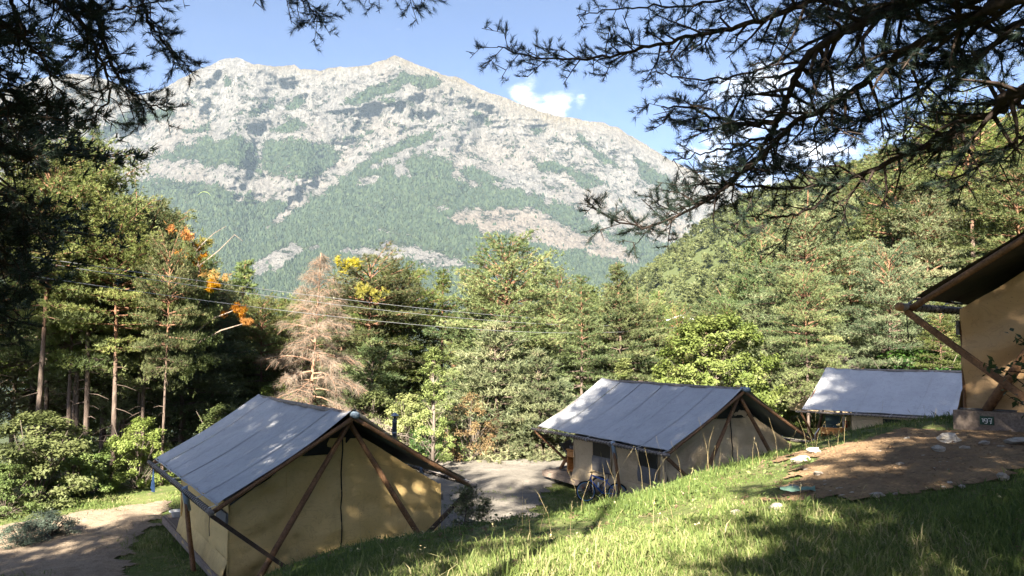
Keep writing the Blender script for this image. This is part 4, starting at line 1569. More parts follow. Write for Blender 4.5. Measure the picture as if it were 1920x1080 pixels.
PROTO = {
    'p0': pine_proto(1, 10, .10, 2.5, 'full', 'pine_blue', dens=1.15),
    'p1': pine_proto(2, 11, .22, 2.3, 'full', 'pine', dens=1.1),
    'p2': pine_proto(3, 12, .34, 2.6, 'round', 'pine', dens=1.1),
    'p3': pine_proto(4, 12, .50, 2.7, 'round', 'pine'),
    'p4': pine_proto(5, 10, .04, 2.7, 'round', 'pine_blue', dens=1.0, droop=.2),
    'p5': pine_proto(6, 11, .25, 3.0, 'round', 'pine_blue', droop=.3, dens=.95),
    'p6': pine_proto(7, 13, .55, 3.0, 'flat', 'pine'),
    'p7': pine_proto(8, 9, .12, 1.9, 'full', 'pine', dens=1.2),
    'low': pine_proto(9, 5, .02, 2.3, 'full', 'pine_blue', dens=1.2, droop=.25),
    'dead': pine_proto(10, 10, .10, 2.9, 'full', 'deadtwig', 'bark_dead', dead=True, droop=.5),
    'sap': pine_proto(12, 1.2, .02, .42, 'cone', 'pine_blue', dens=.5, tl=.11, tw=.016),
    'walnut': leafy_proto(21, 6.5, 3.3, .04, 30000, .15, 'leaf', clumps=330, shape='round', up=.2),
    'bush': leafy_proto(22, 2.6, 1.7, .02, 12000, .085, 'leaf', clumps=90, shape='dome', stems=9),
    'bush2': leafy_proto(23, 2.2, 1.5, .02, 9000, .075, 'leaf_mid', clumps=80, shape='dome', stems=8),
    'sapling': leafy_proto(24, 5.2, .85, .12, 7000, .075, 'leaf', clumps=75, shape='column', up=.1),
    'sage': leafy_proto(25, .8, .75, .02, 5200, .04, 'sage', clumps=60, shape='dome', stems=9),
    'dry': leafy_proto(26, 2.6, 1.25, .05, 5200, .05, 'brownleaf', clumps=70, shape='dome', stems=14),
    'darkbush': leafy_proto(27, 2.2, 1.6, .02, 8000, .085, 'leaf_dark', clumps=80, shape='dome', stems=8),
}


def by_top(px, py, Y):
    """foot on the ground and height of a tree whose top shows at that place"""
    q = at(px, py, Y)
    return q.x, q.y, q.z - gz(q.x, q.y)


RT = np.random.RandomState(5)


def tree_at(key, px, py, Y, label, group=None, name='pine_tree', cat='tree', sq=1.0, tilt=(0, 0), cname='crown'):
    x, y, h = by_top(px, py, Y)
    return plant(PROTO[key], name, label, cat, x, y, h + .12, RT.rand() * 6.28, group, cname=cname, sq=sq, tilt=tilt)


# trees one can tell apart, by where their tops stand
NAMED = [
    ('p4', 945, 478, 43, 'tall broad grey green pine rising straight behind the gravel clearing', 1.25),
    ('p3', 690, 495, 47, 'dark green pine right of the dead tree', 1.35),
    ('p2', 745, 515, 50, 'pine with loose crown between the dead tree and the broad grey green pine', 1.2),
    ('p1', 832, 512, 52, 'pine with pointed top left of the broad grey green pine', 1.1),
    ('p1', 1088, 522, 44, 'slim pine with orange trunk showing, right of the broad grey green pine', 1.0),
    ('p0', 1166, 492, 50, 'pointed pine behind the left end of the bike tent roof', 1.1),
    ('p7', 1228, 545, 54, 'slim pine left of the bright leafy tree', 1.0),
    ('p2', 180, 290, 33, 'tallest bushy pine on the left edge of the clearing', .85),
    ('p6', 90, 330, 31, 'pine with bare double trunk standing farthest left', 1.0),
    ('p2', 280, 410, 35, 'shorter pine right of the tallest left pine', .72),
    ('p3', 318, 470, 31, 'thin grey trunked pine beside the orange withered tree', .62),
    ('p7', 452, 488, 52, 'small pale green pine between the withered tree and the dead tree', .9),
    ('p5', 1505, 405, 52, 'large blue green pine above the open gable of the bike tent', 1.1),
    ('p5', 1510, 528, 46, 'drooping pale pine with two bare trunks left of the pale tent', .95),
    ('p2', 1660, 300, 58, 'tall pine on the slope under the overhanging branches', 1.15),
    ('p6', 1815, 232, 62, 'tall pine high on the right slope with orange limbs', 1.3),
    ('p4', 1428, 420, 66, 'pine standing behind the bright leafy tree at the foot of the green hill', .8),
    ('p4', 1665, 485, 47, 'pale lit pine directly above the pale tent roof', .95),
    ('p1', 1760, 560, 44, 'shaded pine between the pale tent and the brown eave', 1.1),
    ('p3', 1590, 470, 56, 'shadowed pine right of the large blue green pine', 1.1),
    ('p2', 1905, 330, 52, 'pine rising above the roof of the numbered tent', 1.2),
    ('low', 930, 610, 39, 'low spreading blue green pine in front of the broad grey green pine', 1.15),
    ('low', 1010, 660, 38, 'low blue green pine left of the bike tent roof peak', 1.0),
    ('low', 700, 640, 44, 'low pale pine beneath the dark green pine right of the dead tree', 1.1),
    ('p0', 640, 560, 50, 'pine showing through the dead tree twigs on its right side', .9),
    ('p7', 540, 560, 54, 'pine showing through the dead tree twigs on its left side', .9),
    ('p3', 160, 420, 36, 'straight trunked pine in the shade behind the left shrubs', .8),
    ('p3', 235, 520, 38, 'pine trunk in the shade left of the ochre tent roof', .8),
]
for key, px, py, Yd, lab, sq in NAMED:
    tree_at(key, px, py, Yd, lab, 'pines round the clearing', sq=sq)

dead = tree_at('dead', 588, 474, 37, 'dead brown pine with bare drooping twigs behind the ochre tent', name='dead_pine', sq=1.0, cname='twigs')
# broken dead limbs at its foot
mb = MB()
rs = np.random.RandomState(3)
TP, TD = [], []
for k in range(30):
    a = rs.uniform(-1.9, 1.9)
    p0 = np.array([rs.uniform(-.5, .8), rs.uniform(-.6, .6), rs.uniform(.2, 2.4)])
    d = np.array([math.sin(a) + .35, -abs(math.cos(a)) * .6, rs.uniform(-.1, .35)])
    L = rs.uniform(1.2, 3.0)
    pts = [p0 + d * L * s + np.array([0, 0, -.32 * L * s * s]) for s in (0, .33, .66, 1)]
    mb.tube(pts, [.035, .025, .016, .006], 5, False)
    for s in np.linspace(.15, 1, 22):
        TP.append(p0 + d * L * s + np.array([0, 0, -.32 * L * s * s]) + rs.randn(3) * .05)
        TD.append(d * .6 + np.array([0, 0, -.4]) + rs.randn(3) * .5)
x, y = at(640, 690, 36.2).x, 36.2
br = thing('dead_branches', 'heap of bare fallen brown branches at the foot of the dead pine', 'branches', (x, y, gz(x, y) - .1), 0)
mb.build('limbs', MAT['deadtwig'], br)
V, v = blades(np.array(TP), np.array(TD), 6, .5, .012, .5, rs)
link(bpy.data.objects.new('twigs', tri_mesh('twigs', V, v, MAT['deadtwig'])), br)

# the withered orange tree
x, y, h = by_top(372, 438, 32.5)
wt = plant(PROTO['p3'], 'withered_pine', 'thin pine with orange withered foliage in its broken top', 'tree', x, y, h * .93, 1.0, cname='crown', sq=.5)
wt.children[1].data = tri_mesh('sparse crown', *blades(rs.randn(160, 3) * np.array([.9, .9, 1.6]) + np.array([.2, .1, 8.2]), rs.randn(160, 3), 9, .2, .03, .7, rs), MAT['pine'])
wood = MB()
q0 = Vector((x, y, gz(x, y)))
CL = [(352, 440, .42), (345, 486, .40), (382, 482, .40), (408, 515, .42), (398, 535, .25), (443, 580, .30), (466, 604, .20), (378, 455, .3), (362, 505, .3)]
inv = wt.matrix_basis.inverted()
for (px, py, r) in CL:
    c = at(px, py, 32.5 + rs.uniform(-.6, .6))
    sub = np.array(c) + rs.randn(9, 3) * r * np.array([.62, .6, .42])
    P = sub[rs.randint(0, 9, 150)] + rs.randn(150, 3) * r * .17
    V, v = blades(P, rs.randn(150, 3) + np.array([0, 0, .4]), 8, .15, .022, .7, rs, np.clip(rs.normal(.45, .25, 150), 0, 1))
    Vl = np.c_[V, np.ones(len(V))] @ np.array(inv).T
    link(bpy.data.objects.new('orange_foliage', tri_mesh('orange foliage', Vl[:, :3], v, MAT['withered' if py != 455 else 'yellow'])), wt)
    s = at(372 - (py - 440) * .06, py + 45, 32.5)
    wood.tube([tuple(inv @ s), tuple(inv @ ((s + c) / 2 + Vector((0, 0, .15)))), tuple(inv @ c)], [.06, .04, .015], 5, False)
for pts in ([(368, 470), (385, 452), (402, 437), (424, 424)], [(372, 500), (410, 470), (440, 440), (455, 452)]):
    wood.tube([tuple(inv @ at(a, b, 32.4)) for a, b in pts], [.05, .035, .022, .008], 5, False)
wood.build('snag_limbs', MAT['bark_grey'], wt, True)

# yellowing sprays high in the dark green pine
for px, py, r, lab in ((655, 492, .55, 'yellow mistletoe clump at the very top of the dark green pine'), (690, 545, .6, 'yellow mistletoe clump lower in the dark green pine crown')):
    c = at(px, py, 44.5)
    sub = np.array(c) + rs.randn(10, 3) * r * np.array([.8, .6, .4])
    P = sub[rs.randint(0, 10, 170)] + rs.randn(170, 3) * r * .2
    V, v = blades(P, rs.randn(170, 3), 8, .18, .03, .7, rs)
    o = link(bpy.data.objects.new('mistletoe', tri_mesh('mistletoe', V, v, MAT['yellow'])))
    tag(o, lab, 'mistletoe')

tree_at('walnut', 1340, 588, 43, 'bright yellow green leafy tree behind the bike tent roof', name='leafy_tree', sq=.95)
tree_at('sapling', 812, 648, 34, 'slender light green sapling at the edge of the gravel', name='sapling', sq=1.0)
tree_at('sapling', 1170, 670, 46, 'light green young tree behind the bike tent ridge', name='sapling', sq=1.5)
tree_at('sapling', 1700, 640, 47, 'light green sapling behind the pale tent', name='sapling', sq=1.3)
SHRUBS = [
    ('bush', 70, 775, 27.5, 'big bright green shrub at the left beside the dirt path', 1.15),
    ('bush', 150, 815, 29, 'bright shrub just right of the big left shrub', .9),
    ('bush', 262, 785, 30.5, 'tall light green shrub by the porch end of the ochre tent', .8),
    ('bush2', 10, 870, 25.5, 'shrub in half shade at the left frame edge', 1.0),
    ('bush2', 205, 880, 30, 'darker low shrub between the two bright left shrubs', .9),
    ('darkbush', 330, 845, 34, 'dark shrub behind the left eave of the ochre tent', 1.0),
    ('bush2', 430, 760, 36, 'green shrub showing over the ridge of the ochre tent', 1.0),
    ('bush', 530, 715, 38, 'light green shrub at the foot of the dead pine, left side', .8),
    ('dry', 880, 735, 37, 'brown dry bush behind the gravel clearing', .95),
    ('dry', 930, 770, 38, 'smaller brown dry bush right of the brown dry one', .8),
    ('bush', 985, 805, 38.5, 'yellow green bush at the end of the gravel by the porch', 1.15),
    ('bush2', 905, 800, 39, 'green bush at the far edge of the gravel', 1.0),
    ('bush2', 840, 790, 37.5, 'green bush beside the slender sapling', .95),
    ('bush', 770, 740, 38.5, 'light bush behind the flue pipe', .9),
    ('darkbush', 795, 800, 36.5, 'dark bush right of the flue pipe', .9),
    ('bush', 1020, 770, 40, 'yellow green bush touching the far eave of the bike tent', 1.0),
    ('bush2', 690, 735, 39, 'bush behind the ridge end of the ochre tent', 1.0),
    ('sage', 90, 960, 22.5, 'grey green sage bush in the dark lower left corner', 1.3),
    ('sage', 40, 985, 21.5, 'second grey sage bush nearest the lower left corner', 1.0),
    ('bush2', 1485, 745, 52, 'sunny shrub on the lawn left of the pale tent', 1.3),
    ('bush', 1465, 760, 55, 'light shrub on the lawn under the drooping pine', 1.1),
    ('darkbush', 1720, 655, 46, 'dark shrub behind the pale tent roof', 1.3),
]
for key, px, py, Yd, lab, sq in SHRUBS:
    x, y, h = by_top(px, py, Yd)
    plant(PROTO[key], 'shrub', lab, 'shrub', x, y, max(h, .6) + .05, RT.rand() * 6.28, 'shrubs round the clearing', wname='stems', cname='leaves', sq=sq, sink=.05)
x, y = at(872, 990, 14.5).x, 14.5
plant(PROTO['sap'], 'pine_seedling', 'little dark seedling pine on the grass edge beside the gravel', 'seedling', x, y, .62, 1.0, wname='stem', cname='needles', sink=.02)
x, y = at(905, 985, 14.8).x, 14.8
plant(PROTO['sap'], 'pine_seedling', 'smaller seedling pine right of the little dark one', 'seedling', x, y, .45, 2.0, wname='stem', cname='needles', sink=.02)

# background pines, row behind row
rs = np.random.RandomState(17)
keys = ['p0', 'p1', 'p2', 'p3', 'p4', 'p5', 'p7']
placed = []


def scatter(n, ur, Yr, hr, minpx, limit, lab, group, kk=keys, gap=3.0):
    c = 0
    tries = 0
    while c < n and tries < n * 40:
        tries += 1
        Yd = lerp(Yr[0], Yr[1], rs.rand())
        u = rs.uniform(*ur)
        x = u * Yd
        if any((x - a) ** 2 + (Yd - b) ** 2 < gap * gap for a, b in placed) or on_tent(np.array(x), np.array(Yd), 1.5):
            continue
        g0 = gz(x, Yd)
        h = rs.uniform(*hr)
        top = limit(960 + FPX * u)
        tt = math.tan(PIT + math.atan((540 - top) / FPX)) * Yd
        h = min(h, tt - g0)
        if h < hr[0] * .5:
            continue
        placed.append((x, Yd))
        plant(PROTO[kk[rs.randint(len(kk))]], 'pine_tree', lab, 'tree', x, Yd, h, rs.rand() * 6.28, group, sq=rs.uniform(.9, 1.25))
        c += 1


def skyline(px):
    return float(np.interp(px, [0, 150, 250, 330, 420, 520, 620, 740, 860, 1000, 1100, 1170, 1230, 1300, 1380, 1440, 1500, 1650, 1800, 1920, 2100],
                           [330, 330, 400, 500, 545, 560, 520, 525, 530, 515, 530, 520, 570, 590, 560, 450, 400, 310, 250, 225, 220])) + rs.uniform(0, 60)


scatter(34, (-.80, -.33), (38, 66), (9, 15), 0, skyline, 'green pine in the shaded wood behind the left shrubs', 'pines of the left wood', gap=2.6)
scatter(64, (-.34, .26), (48, 84), (7, 15), 0, skyline, 'green pine in the row behind the dead tree and the broad pine', 'pines of the middle row', gap=2.5)
scatter(50, (.26, .95), (54, 108), (10, 17), 0, skyline, 'green pine on the slope above the pale tent', 'pines of the right slope', gap=4.2)
scatter(9, (-.80, -.45), (31, 40), (7, 11), 0, lambda px: skyline(px) + 60, 'pine trunk standing in the shade behind the left shrubs', 'pines of the left wood', ['p3', 'p6'], gap=2.6)
scatter(14, (-.26, .10), (40, 47), (2.4, 4.0), 0, lambda px: 640 + rs.uniform(0, 60), 'low young pine in the scrub behind the clearing', 'young pines behind the clearing', ['low', 'p0'], gap=1.8)


# ------------------------------------------------------------------ far green hill: one mass of small trees
def far_forest():
    rs = np.random.RandomState(77)
    protos = []
    for k in range(6):
        r2 = np.random.RandomState(200 + k)
        n = 24
        if k < 4:
            t = r2.rand(n) ** .8
            r = (1 - t) ** .7 * .95 + .12
            z = .15 + t * .85
        else:
            d = nrm(r2.randn(n, 3))
            t = .5 + d[:, 2] * .42
            r = np.sqrt(np.maximum(.1, 1 - ((t - .5) / .55) ** 2)) * 1.05
            z = .08 + t * .85
        a = r2.rand(n) * 6.283
        C = np.stack([np.cos(a) * r * .22, np.sin(a) * r * .22, z], 1)
        N = nrm(np.stack([np.cos(a), np.sin(a), np.full(n, .5)], 1))
        V, v = blades(C, N, 6, .19, .115, .7, r2, r2.rand(n) * .8, .6)
        protos.append((V, v))
    Vs, vs_, m = [], [], 0
    N = 3200
    xs, ys = [], []
    u = rs.uniform(.13, .70, N * 3)
    Yd = 120 + 540 * rs.rand(N * 3) ** .75
    x = u * Yd
    z = gz(x, Yd, False)
    keep = (rs.rand(N * 3) < .85) & ((u > .17) | (Yd > 330)) & ~((u > .45) & (Yd < 135))
    x, Yd, z = x[keep][:N], Yd[keep][:N], z[keep][:N]
    mass = {0: ([], []), 1: ([], [])}
    for i in range(len(x)):
        dec = fbm(np.array(x[i] / 22), np.array(Yd[i] / 22), 3, 91) > .44
        k = rs.randint(4, 6) if dec else rs.randint(0, 4)
        V, v = protos[k]
        h = rs.uniform(5.0, 10.0) * (.72 if dec else 1)
        a = rs.rand() * 6.283
        ca, sa = math.cos(a) * h, math.sin(a) * h
        wd = rs.uniform(1.1, 1.7)
        Q = np.stack([(V[:, 0] * ca - V[:, 1] * sa) * wd + x[i], (V[:, 0] * sa + V[:, 1] * ca) * wd + Yd[i], V[:, 2] * h + z[i] - .3], 1)
        mass[int(dec)][0].append(Q)
        mass[int(dec)][1].append(np.clip(v * .5 + rs.rand() * .45, 0, .84))
    for k, (nm, mt) in enumerate((('distant_pines', 'pine'), ('distant_leafy_trees', 'leaf'))):
        o = link(bpy.data.objects.new(nm, tri_mesh(nm, np.concatenate(mass[k][0]), np.concatenate(mass[k][1]), MAT[mt])))
        tag(o, kind='stuff')


far_forest()


# ------------------------------------------------------------------ near pines whose boughs hang into the picture
def bough(limbs, seed, name_parent, dens=1.0, nl=.085, sub_l=(.5, 1.3), per=22, start=.15, grav=.10, wd=.0050):
    """limbs: list of (points, r0, r1); every limb becomes a branch with its needles as a sub-part"""
    rs = np.random.RandomState(seed)
    for pts, r0, r1 in limbs:
        P = [np.array(p, float) for p in pts]
        # smooth curve through the points
        m = max(14, len(P) * 7)
        tt = np.linspace(0, len(P) - 1, m)
        C = []
        for t in tt:
            i = min(int(t), len(P) - 2)
            f = t - i
            p0, p1, p2, p3 = P[max(i - 1, 0)], P[i], P[i + 1], P[min(i + 2, len(P) - 1)]
            C.append(.5 * ((2 * p1) + (-p0 + p2) * f + (2 * p0 - 5 * p1 + 4 * p2 - p3) * f * f + (-p0 + 3 * p1 - 3 * p2 + p3) * f ** 3) + rs.randn(3) * .012)
        C = np.array(C)
        wood = MB()
        s = np.linspace(0, 1, m)
        wood.tube(C, list((r0 + (r1 - r0) * s ** .7) * .78), 8)
        TP, TD, TV = [], [], []
        Ln = np.sum(np.linalg.norm(np.diff(C, axis=0), axis=1))
        n1 = int(Ln * 5.6 * dens)
        for k in range(n1):
            f = start + (1 - start) * (k + rs.rand()) / n1
            i = min(int(f * (m - 1)), m - 2)
            q = lerp(C[i], C[i + 1], f * (m - 1) - i)
            ax = nrm(C[i + 1] - C[i])
            sd = nrm(np.cross(ax, rs.randn(3) * .55 + np.array([0, 0, 1.0]) * (1 if k % 2 else -1)))
            d = nrm(ax * rs.uniform(.35, .9) + sd + np.array([0, 0, rs.uniform(-.35, .35)]))
            L = rs.uniform(*sub_l) * (1.1 - .62 * f)
            c1 = q + d * L * .5 + np.array([0, 0, -grav * L * .2]) + rs.randn(3) * .04
            c2 = q + d * L + np.array([0, 0, -grav * L]) + rs.randn(3) * .06
            rr = max(.005, (r0 + (r1 - r0) * f) * .38)
            wood.tube([q, c1, c2], [rr, rr * .7, .004], 5, False)
            cv = np.clip(rs.normal(.4, .2), 0, .84)
            n2 = max(3, int(L * 13 * dens))
            for j in range(n2):
                g = lerp(.22, 1.0, (j + rs.rand() * .8) / n2)
                b = lerp(q, c1, g * 2) if g < .5 else lerp(c1, c2, g * 2 - 1)
                s2 = nrm(np.cross(d, rs.randn(3) * .5 + np.array([0, 0, 1.0]) * (1 if j % 2 else -1)))
                d2 = nrm(d * rs.uniform(.4, .9) + s2 * rs.uniform(.5, 1) + np.array([0, 0, rs.uniform(-.2, .4)]))
                l2 = rs.uniform(.10, .36) * (1.15 - .5 * g) * (L / .9) ** .4
                e = b + d2 * l2 + rs.randn(3) * .015
                wood.tube([b, e], [.0055, .003], 4, False)
                if rs.rand() < .20:
                    continue                                # a bare twig
                for w_ in np.linspace(.4, 1.0, max(2, int(l2 / .045))):
                    TP.append(lerp(b, e, w_))
                    TD.append(d2 + np.array([0, 0, .25]))
                    TV.append(cv + rs.randn() * .05)
                if rs.rand() < .45:
                    o = e + nrm(rs.randn(3)) * .07
                    TP.append(o)
                    TD.append(d2 + rs.randn(3) * .4)
                    TV.append(cv)
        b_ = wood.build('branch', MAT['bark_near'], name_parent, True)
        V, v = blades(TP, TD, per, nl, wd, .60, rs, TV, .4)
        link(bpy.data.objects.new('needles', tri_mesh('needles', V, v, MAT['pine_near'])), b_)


def L3(pts, Y0, Y1):
    n = len(pts) - 1
    return [tuple(at(a, b, lerp(Y0, Y1, i / n))) for i, (a, b) in enumerate(pts)]


near_r = thing('pine_tree', 'large dark pine whose boughs spread in from the upper right', 'tree', (0, 0, 0), 0, 'near pines overhanging the view')
tb = Vector((9.6, 5.2, gz(9.6, 5.2) - .2))
MB().tube([tb, tb + Vector((.1, .1, 2)), tb + Vector((-.1, .2, 5)), tb + Vector((-.5, .3, 8)), tb + Vector((-.8, .3, 11.5))], [.27, .23, .20, .16, .08], 12).build('trunk', MAT['bark'], near_r, True)
T_ = lambda z: (9.3 - z * .05, 5.35, tb.z + z)
limbs_r = [
    ([T_(5.6), tuple(at(1960, -70, 6.6))] + L3([(1790, -45), (1640, 22), (1540, 0), (1440, 35), (1330, 62), (1230, 86), (1120, 108), (1010, 108), (930, 88)], 7.4, 9.2), .085, .008),
    ([T_(5.4), tuple(at(1950, -40, 6.4))] + L3([(1760, -10), (1610, 45), (1515, 105), (1485, 170), (1455, 222), (1385, 232), (1300, 205), (1240, 200)], 7.0, 8.6), .10, .010),
    (L3([(1470, 205), (1440, 262), (1385, 330), (1320, 375), (1260, 400)], 8.0, 8.9), .045, .008),
    ([T_(4.6), tuple(at(1990, -20, 6.2))] + L3([(1850, 22), (1715, 85), (1600, 170), (1480, 238), (1400, 320), (1300, 390), (1200, 425), (1100, 385)], 6.8, 9.0), .085, .008),
    ([T_(3.6), tuple(at(2010, 160, 6.3))] + L3([(1880, 205), (1790, 243), (1700, 290), (1590, 335), (1500, 352), (1400, 350), (1300, 342)], 7.0, 8.6), .075, .010),
    ([T_(4.2), tuple(at(2000, 30, 6.6))] + L3([(1880, 75), (1760, 150), (1660, 205), (1570, 250), (1500, 300)], 7.4, 9.0), .06, .008),
    (L3([(1640, 25), (1540, 70), (1420, 130), (1300, 150), (1230, 130)], 8.0, 9.0), .035, .007),
    (L3([(1900, 70), (1800, 30), (1700, -10), (1620, -40)], 7.0, 8.2), .04, .008),
    (L3([(1540, 0), (1440, -20), (1300, 10), (1180, 15), (1080, 30)], 8.2, 9.2), .035, .007),
    (L3([(1930, 205), (1850, 150), (1760, 120), (1700, 130)], 6.8, 7.8), .035, .007),
    (L3([(1960, 230), (1880, 280), (1800, 330), (1720, 350)], 6.8, 7.6), .035, .007),
    (L3([(1590, 335), (1520, 390), (1440, 410), (1380, 400)], 7.8, 8.6), .03, .007),
    (L3([(1480, 240), (1400, 270), (1330, 285), (1260, 300)], 8.4, 9.2), .03, .007),
]


def upper(limbs, k):
    """unseen copies of the boughs, moved towards the sun, added to shade those in view"""
    out = []
    for pts, r0, r1 in limbs:
        o = SUN_V * k
        out.append(([tuple(Vector(p) + o) for p in pts], r0, r1))
    return out


bough(upper(limbs_r, 4.2), 303, near_r, .75, .11, (.4, 1.0), 9, .08, wd=.013)  # added out of view to keep the sun off the right boughs
bough(limbs_r, 101, near_r, 1.15, .075, (.33, .88), 19, .08)

near_l = thing('pine_tree', 'black silhouetted pine hanging in from the upper left corner', 'tree', (0, 0, 0), 0, 'near pines overhanging the view')
tb = Vector((-9.4, 7.6, gz(-9.4, 7.6) - .2))
MB().tube([tb, tb + Vector((.1, 0, 2)), tb + Vector((.2, .1, 6)), tb + Vector((.3, .2, 10)), tb + Vector((.4, .2, 14))], [.28, .24, .20, .16, .06], 12).build('trunk', MAT['bark'], near_l, True)
T_ = lambda z: (-9.3 + z * .02, 7.65, tb.z + z)
limbs_l = [
    ([T_(9.6)] + L3([(-60, -80), (80, -60), (165, -10), (200, 90), (225, 150), (260, 185), (310, 205)], 7.8, 8.4), .07, .008),
    ([T_(9.2)] + L3([(-80, -40), (60, -20), (140, 30), (185, 100), (205, 180), (160, 230)], 7.6, 8.0), .06, .008),
    ([T_(9.9)] + L3([(-20, -110), (150, -80), (250, -30), (280, 40), (315, 85), (355, 125)], 8.0, 8.6), .06, .008),
    ([T_(8.6)] + L3([(-90, 10), (0, 40), (60, 90), (95, 140), (85, 190)], 7.8, 8.0), .06, .008),
    ([T_(8.0)] + L3([(-90, 100), (-20, 130), (10, 190), (70, 200), (85, 185)], 7.8, 8.0), .06, .008),
    ([T_(7.4)] + L3([(-90, 190), (-20, 220), (0, 270), (50, 300), (65, 290)], 7.8, 8.0), .06, .008),
    ([T_(6.8)] + L3([(-90, 280), (-20, 310), (0, 360), (50, 400), (60, 385)], 7.8, 8.0), .06, .008),
    ([T_(6.2)] + L3([(-90, 370), (-20, 390), (-10, 430), (40, 440), (65, 430)], 7.9, 8.1), .055, .008),
    ([T_(5.6)] + L3([(-90, 440), (-30, 470), (20, 500), (50, 540)], 7.9, 8.1), .05, .008),
    ([T_(5.2)] + L3([(-120, 500), (-50, 540), (0, 590), (25, 620)], 7.9, 8.1), .05, .008),
    ([T_(10.5)] + L3([(40, -190), (250, -150), (400, -95), (470, -60), (520, -30), (575, 5), (600, 40)], 8.6, 9.2), .06, .007),
    ([T_(10.8)] + L3([(100, -220), (350, -190), (560, -110), (650, -55), (720, -20), (800, -2)], 8.8, 9.4), .055, .007),
    (L3([(60, -40), (120, 0), (180, 20), (260, 10), (330, -10)], 7.9, 8.3), .04, .007),
    (L3([(0, -30), (30, 20), (50, 70), (40, 130)], 7.7, 7.9), .04, .007),
]
bough(upper(limbs_l[:10], 4.2), 404, near_l, .7, .11, (.35, .8), 9, .12, .3, wd=.013)  # unseen shading boughs added above the left ones too
bough(limbs_l, 202, near_l, 1.05, .08, (.22, .55), 22, .12, .35)
rs = np.random.RandomState(8)

# ------------------------------------------------------------------ shade trees behind the viewpoint (they throw the dappled shade)
PROTO['sh_low'] = pine_proto(41, 15, .16, 3.6, 'round', 'pine', dens=.34, tl=.30, tw=.07, trunk=.7)
PROTO['sh_high'] = pine_proto(42, 20, .62, 4.0, 'round', 'pine', dens=.40, tl=.30, tw=.075, trunk=.22)
PROTO['sh_airy'] = pine_proto(46, 20, .62, 4.0, 'round', 'pine', dens=.16, tl=.30, tw=.07, trunk=.22)
PROTO['sh_mid'] = pine_proto(43, 12, .40, 3.0, 'round', 'pine', dens=.7, tl=.26, tw=.065, trunk=.7)
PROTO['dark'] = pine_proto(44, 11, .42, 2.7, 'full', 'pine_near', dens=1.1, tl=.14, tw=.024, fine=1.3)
PROTO['sh_thin'] = pine_proto(45, 10, .35, 2.6, 'round', 'pine', dens=.34, tl=.26, tw=.06, trunk=.6)
SHADE = [
    ('sh_low', -11.4, -2.0, 17.6), ('sh_low', -14.6, -1.0, 18.5), ('sh_high', -2.2, -2.6, 20.5), ('sh_airy', 1.8, -4.5, 20.0),
    ('sh_high', -4.6, -4.5, 21.0), ('sh_high', 8.5, -3.0, 25.5), ('sh_high', 7.0, -6.5, 27.5), ('sh_thin', -4.4, .6, 10.0), ('sh_low', 4.4, -2.2, 5.8), ('sh_low', 6.6, -1.8, 5.4), ('sh_high', 3.7, -.8, 14.0), ('sh_thin', 2.7, -1.4, 7.2), ('sh_thin', -6.6, -4.0, 9.5),
    ('sh_thin', -4.8, -3.0, 8.6), ('sh_thin', .9, -2.6, 6.6), ('sh_thin', 6.2, -5.0, 15.0), ('sh_high', -29.6, -2.0, 26.0), ('sh_high', -34.0, -3.0, 26.0),
]
for k, (key, x, y, h) in enumerate(SHADE):
    plant(PROTO[key], 'pine_tree', 'tall pine standing behind the viewpoint, shading the slope', 'tree', x, y, h, 1.7 * k, 'shade pines behind the viewpoint')
plant(PROTO['dark'], 'pine_tree', 'black shadowed pine filling the left frame edge behind the hanging boughs', 'tree', -8.6, 10.4, 12.5, .4, 'near pines overhanging the view')

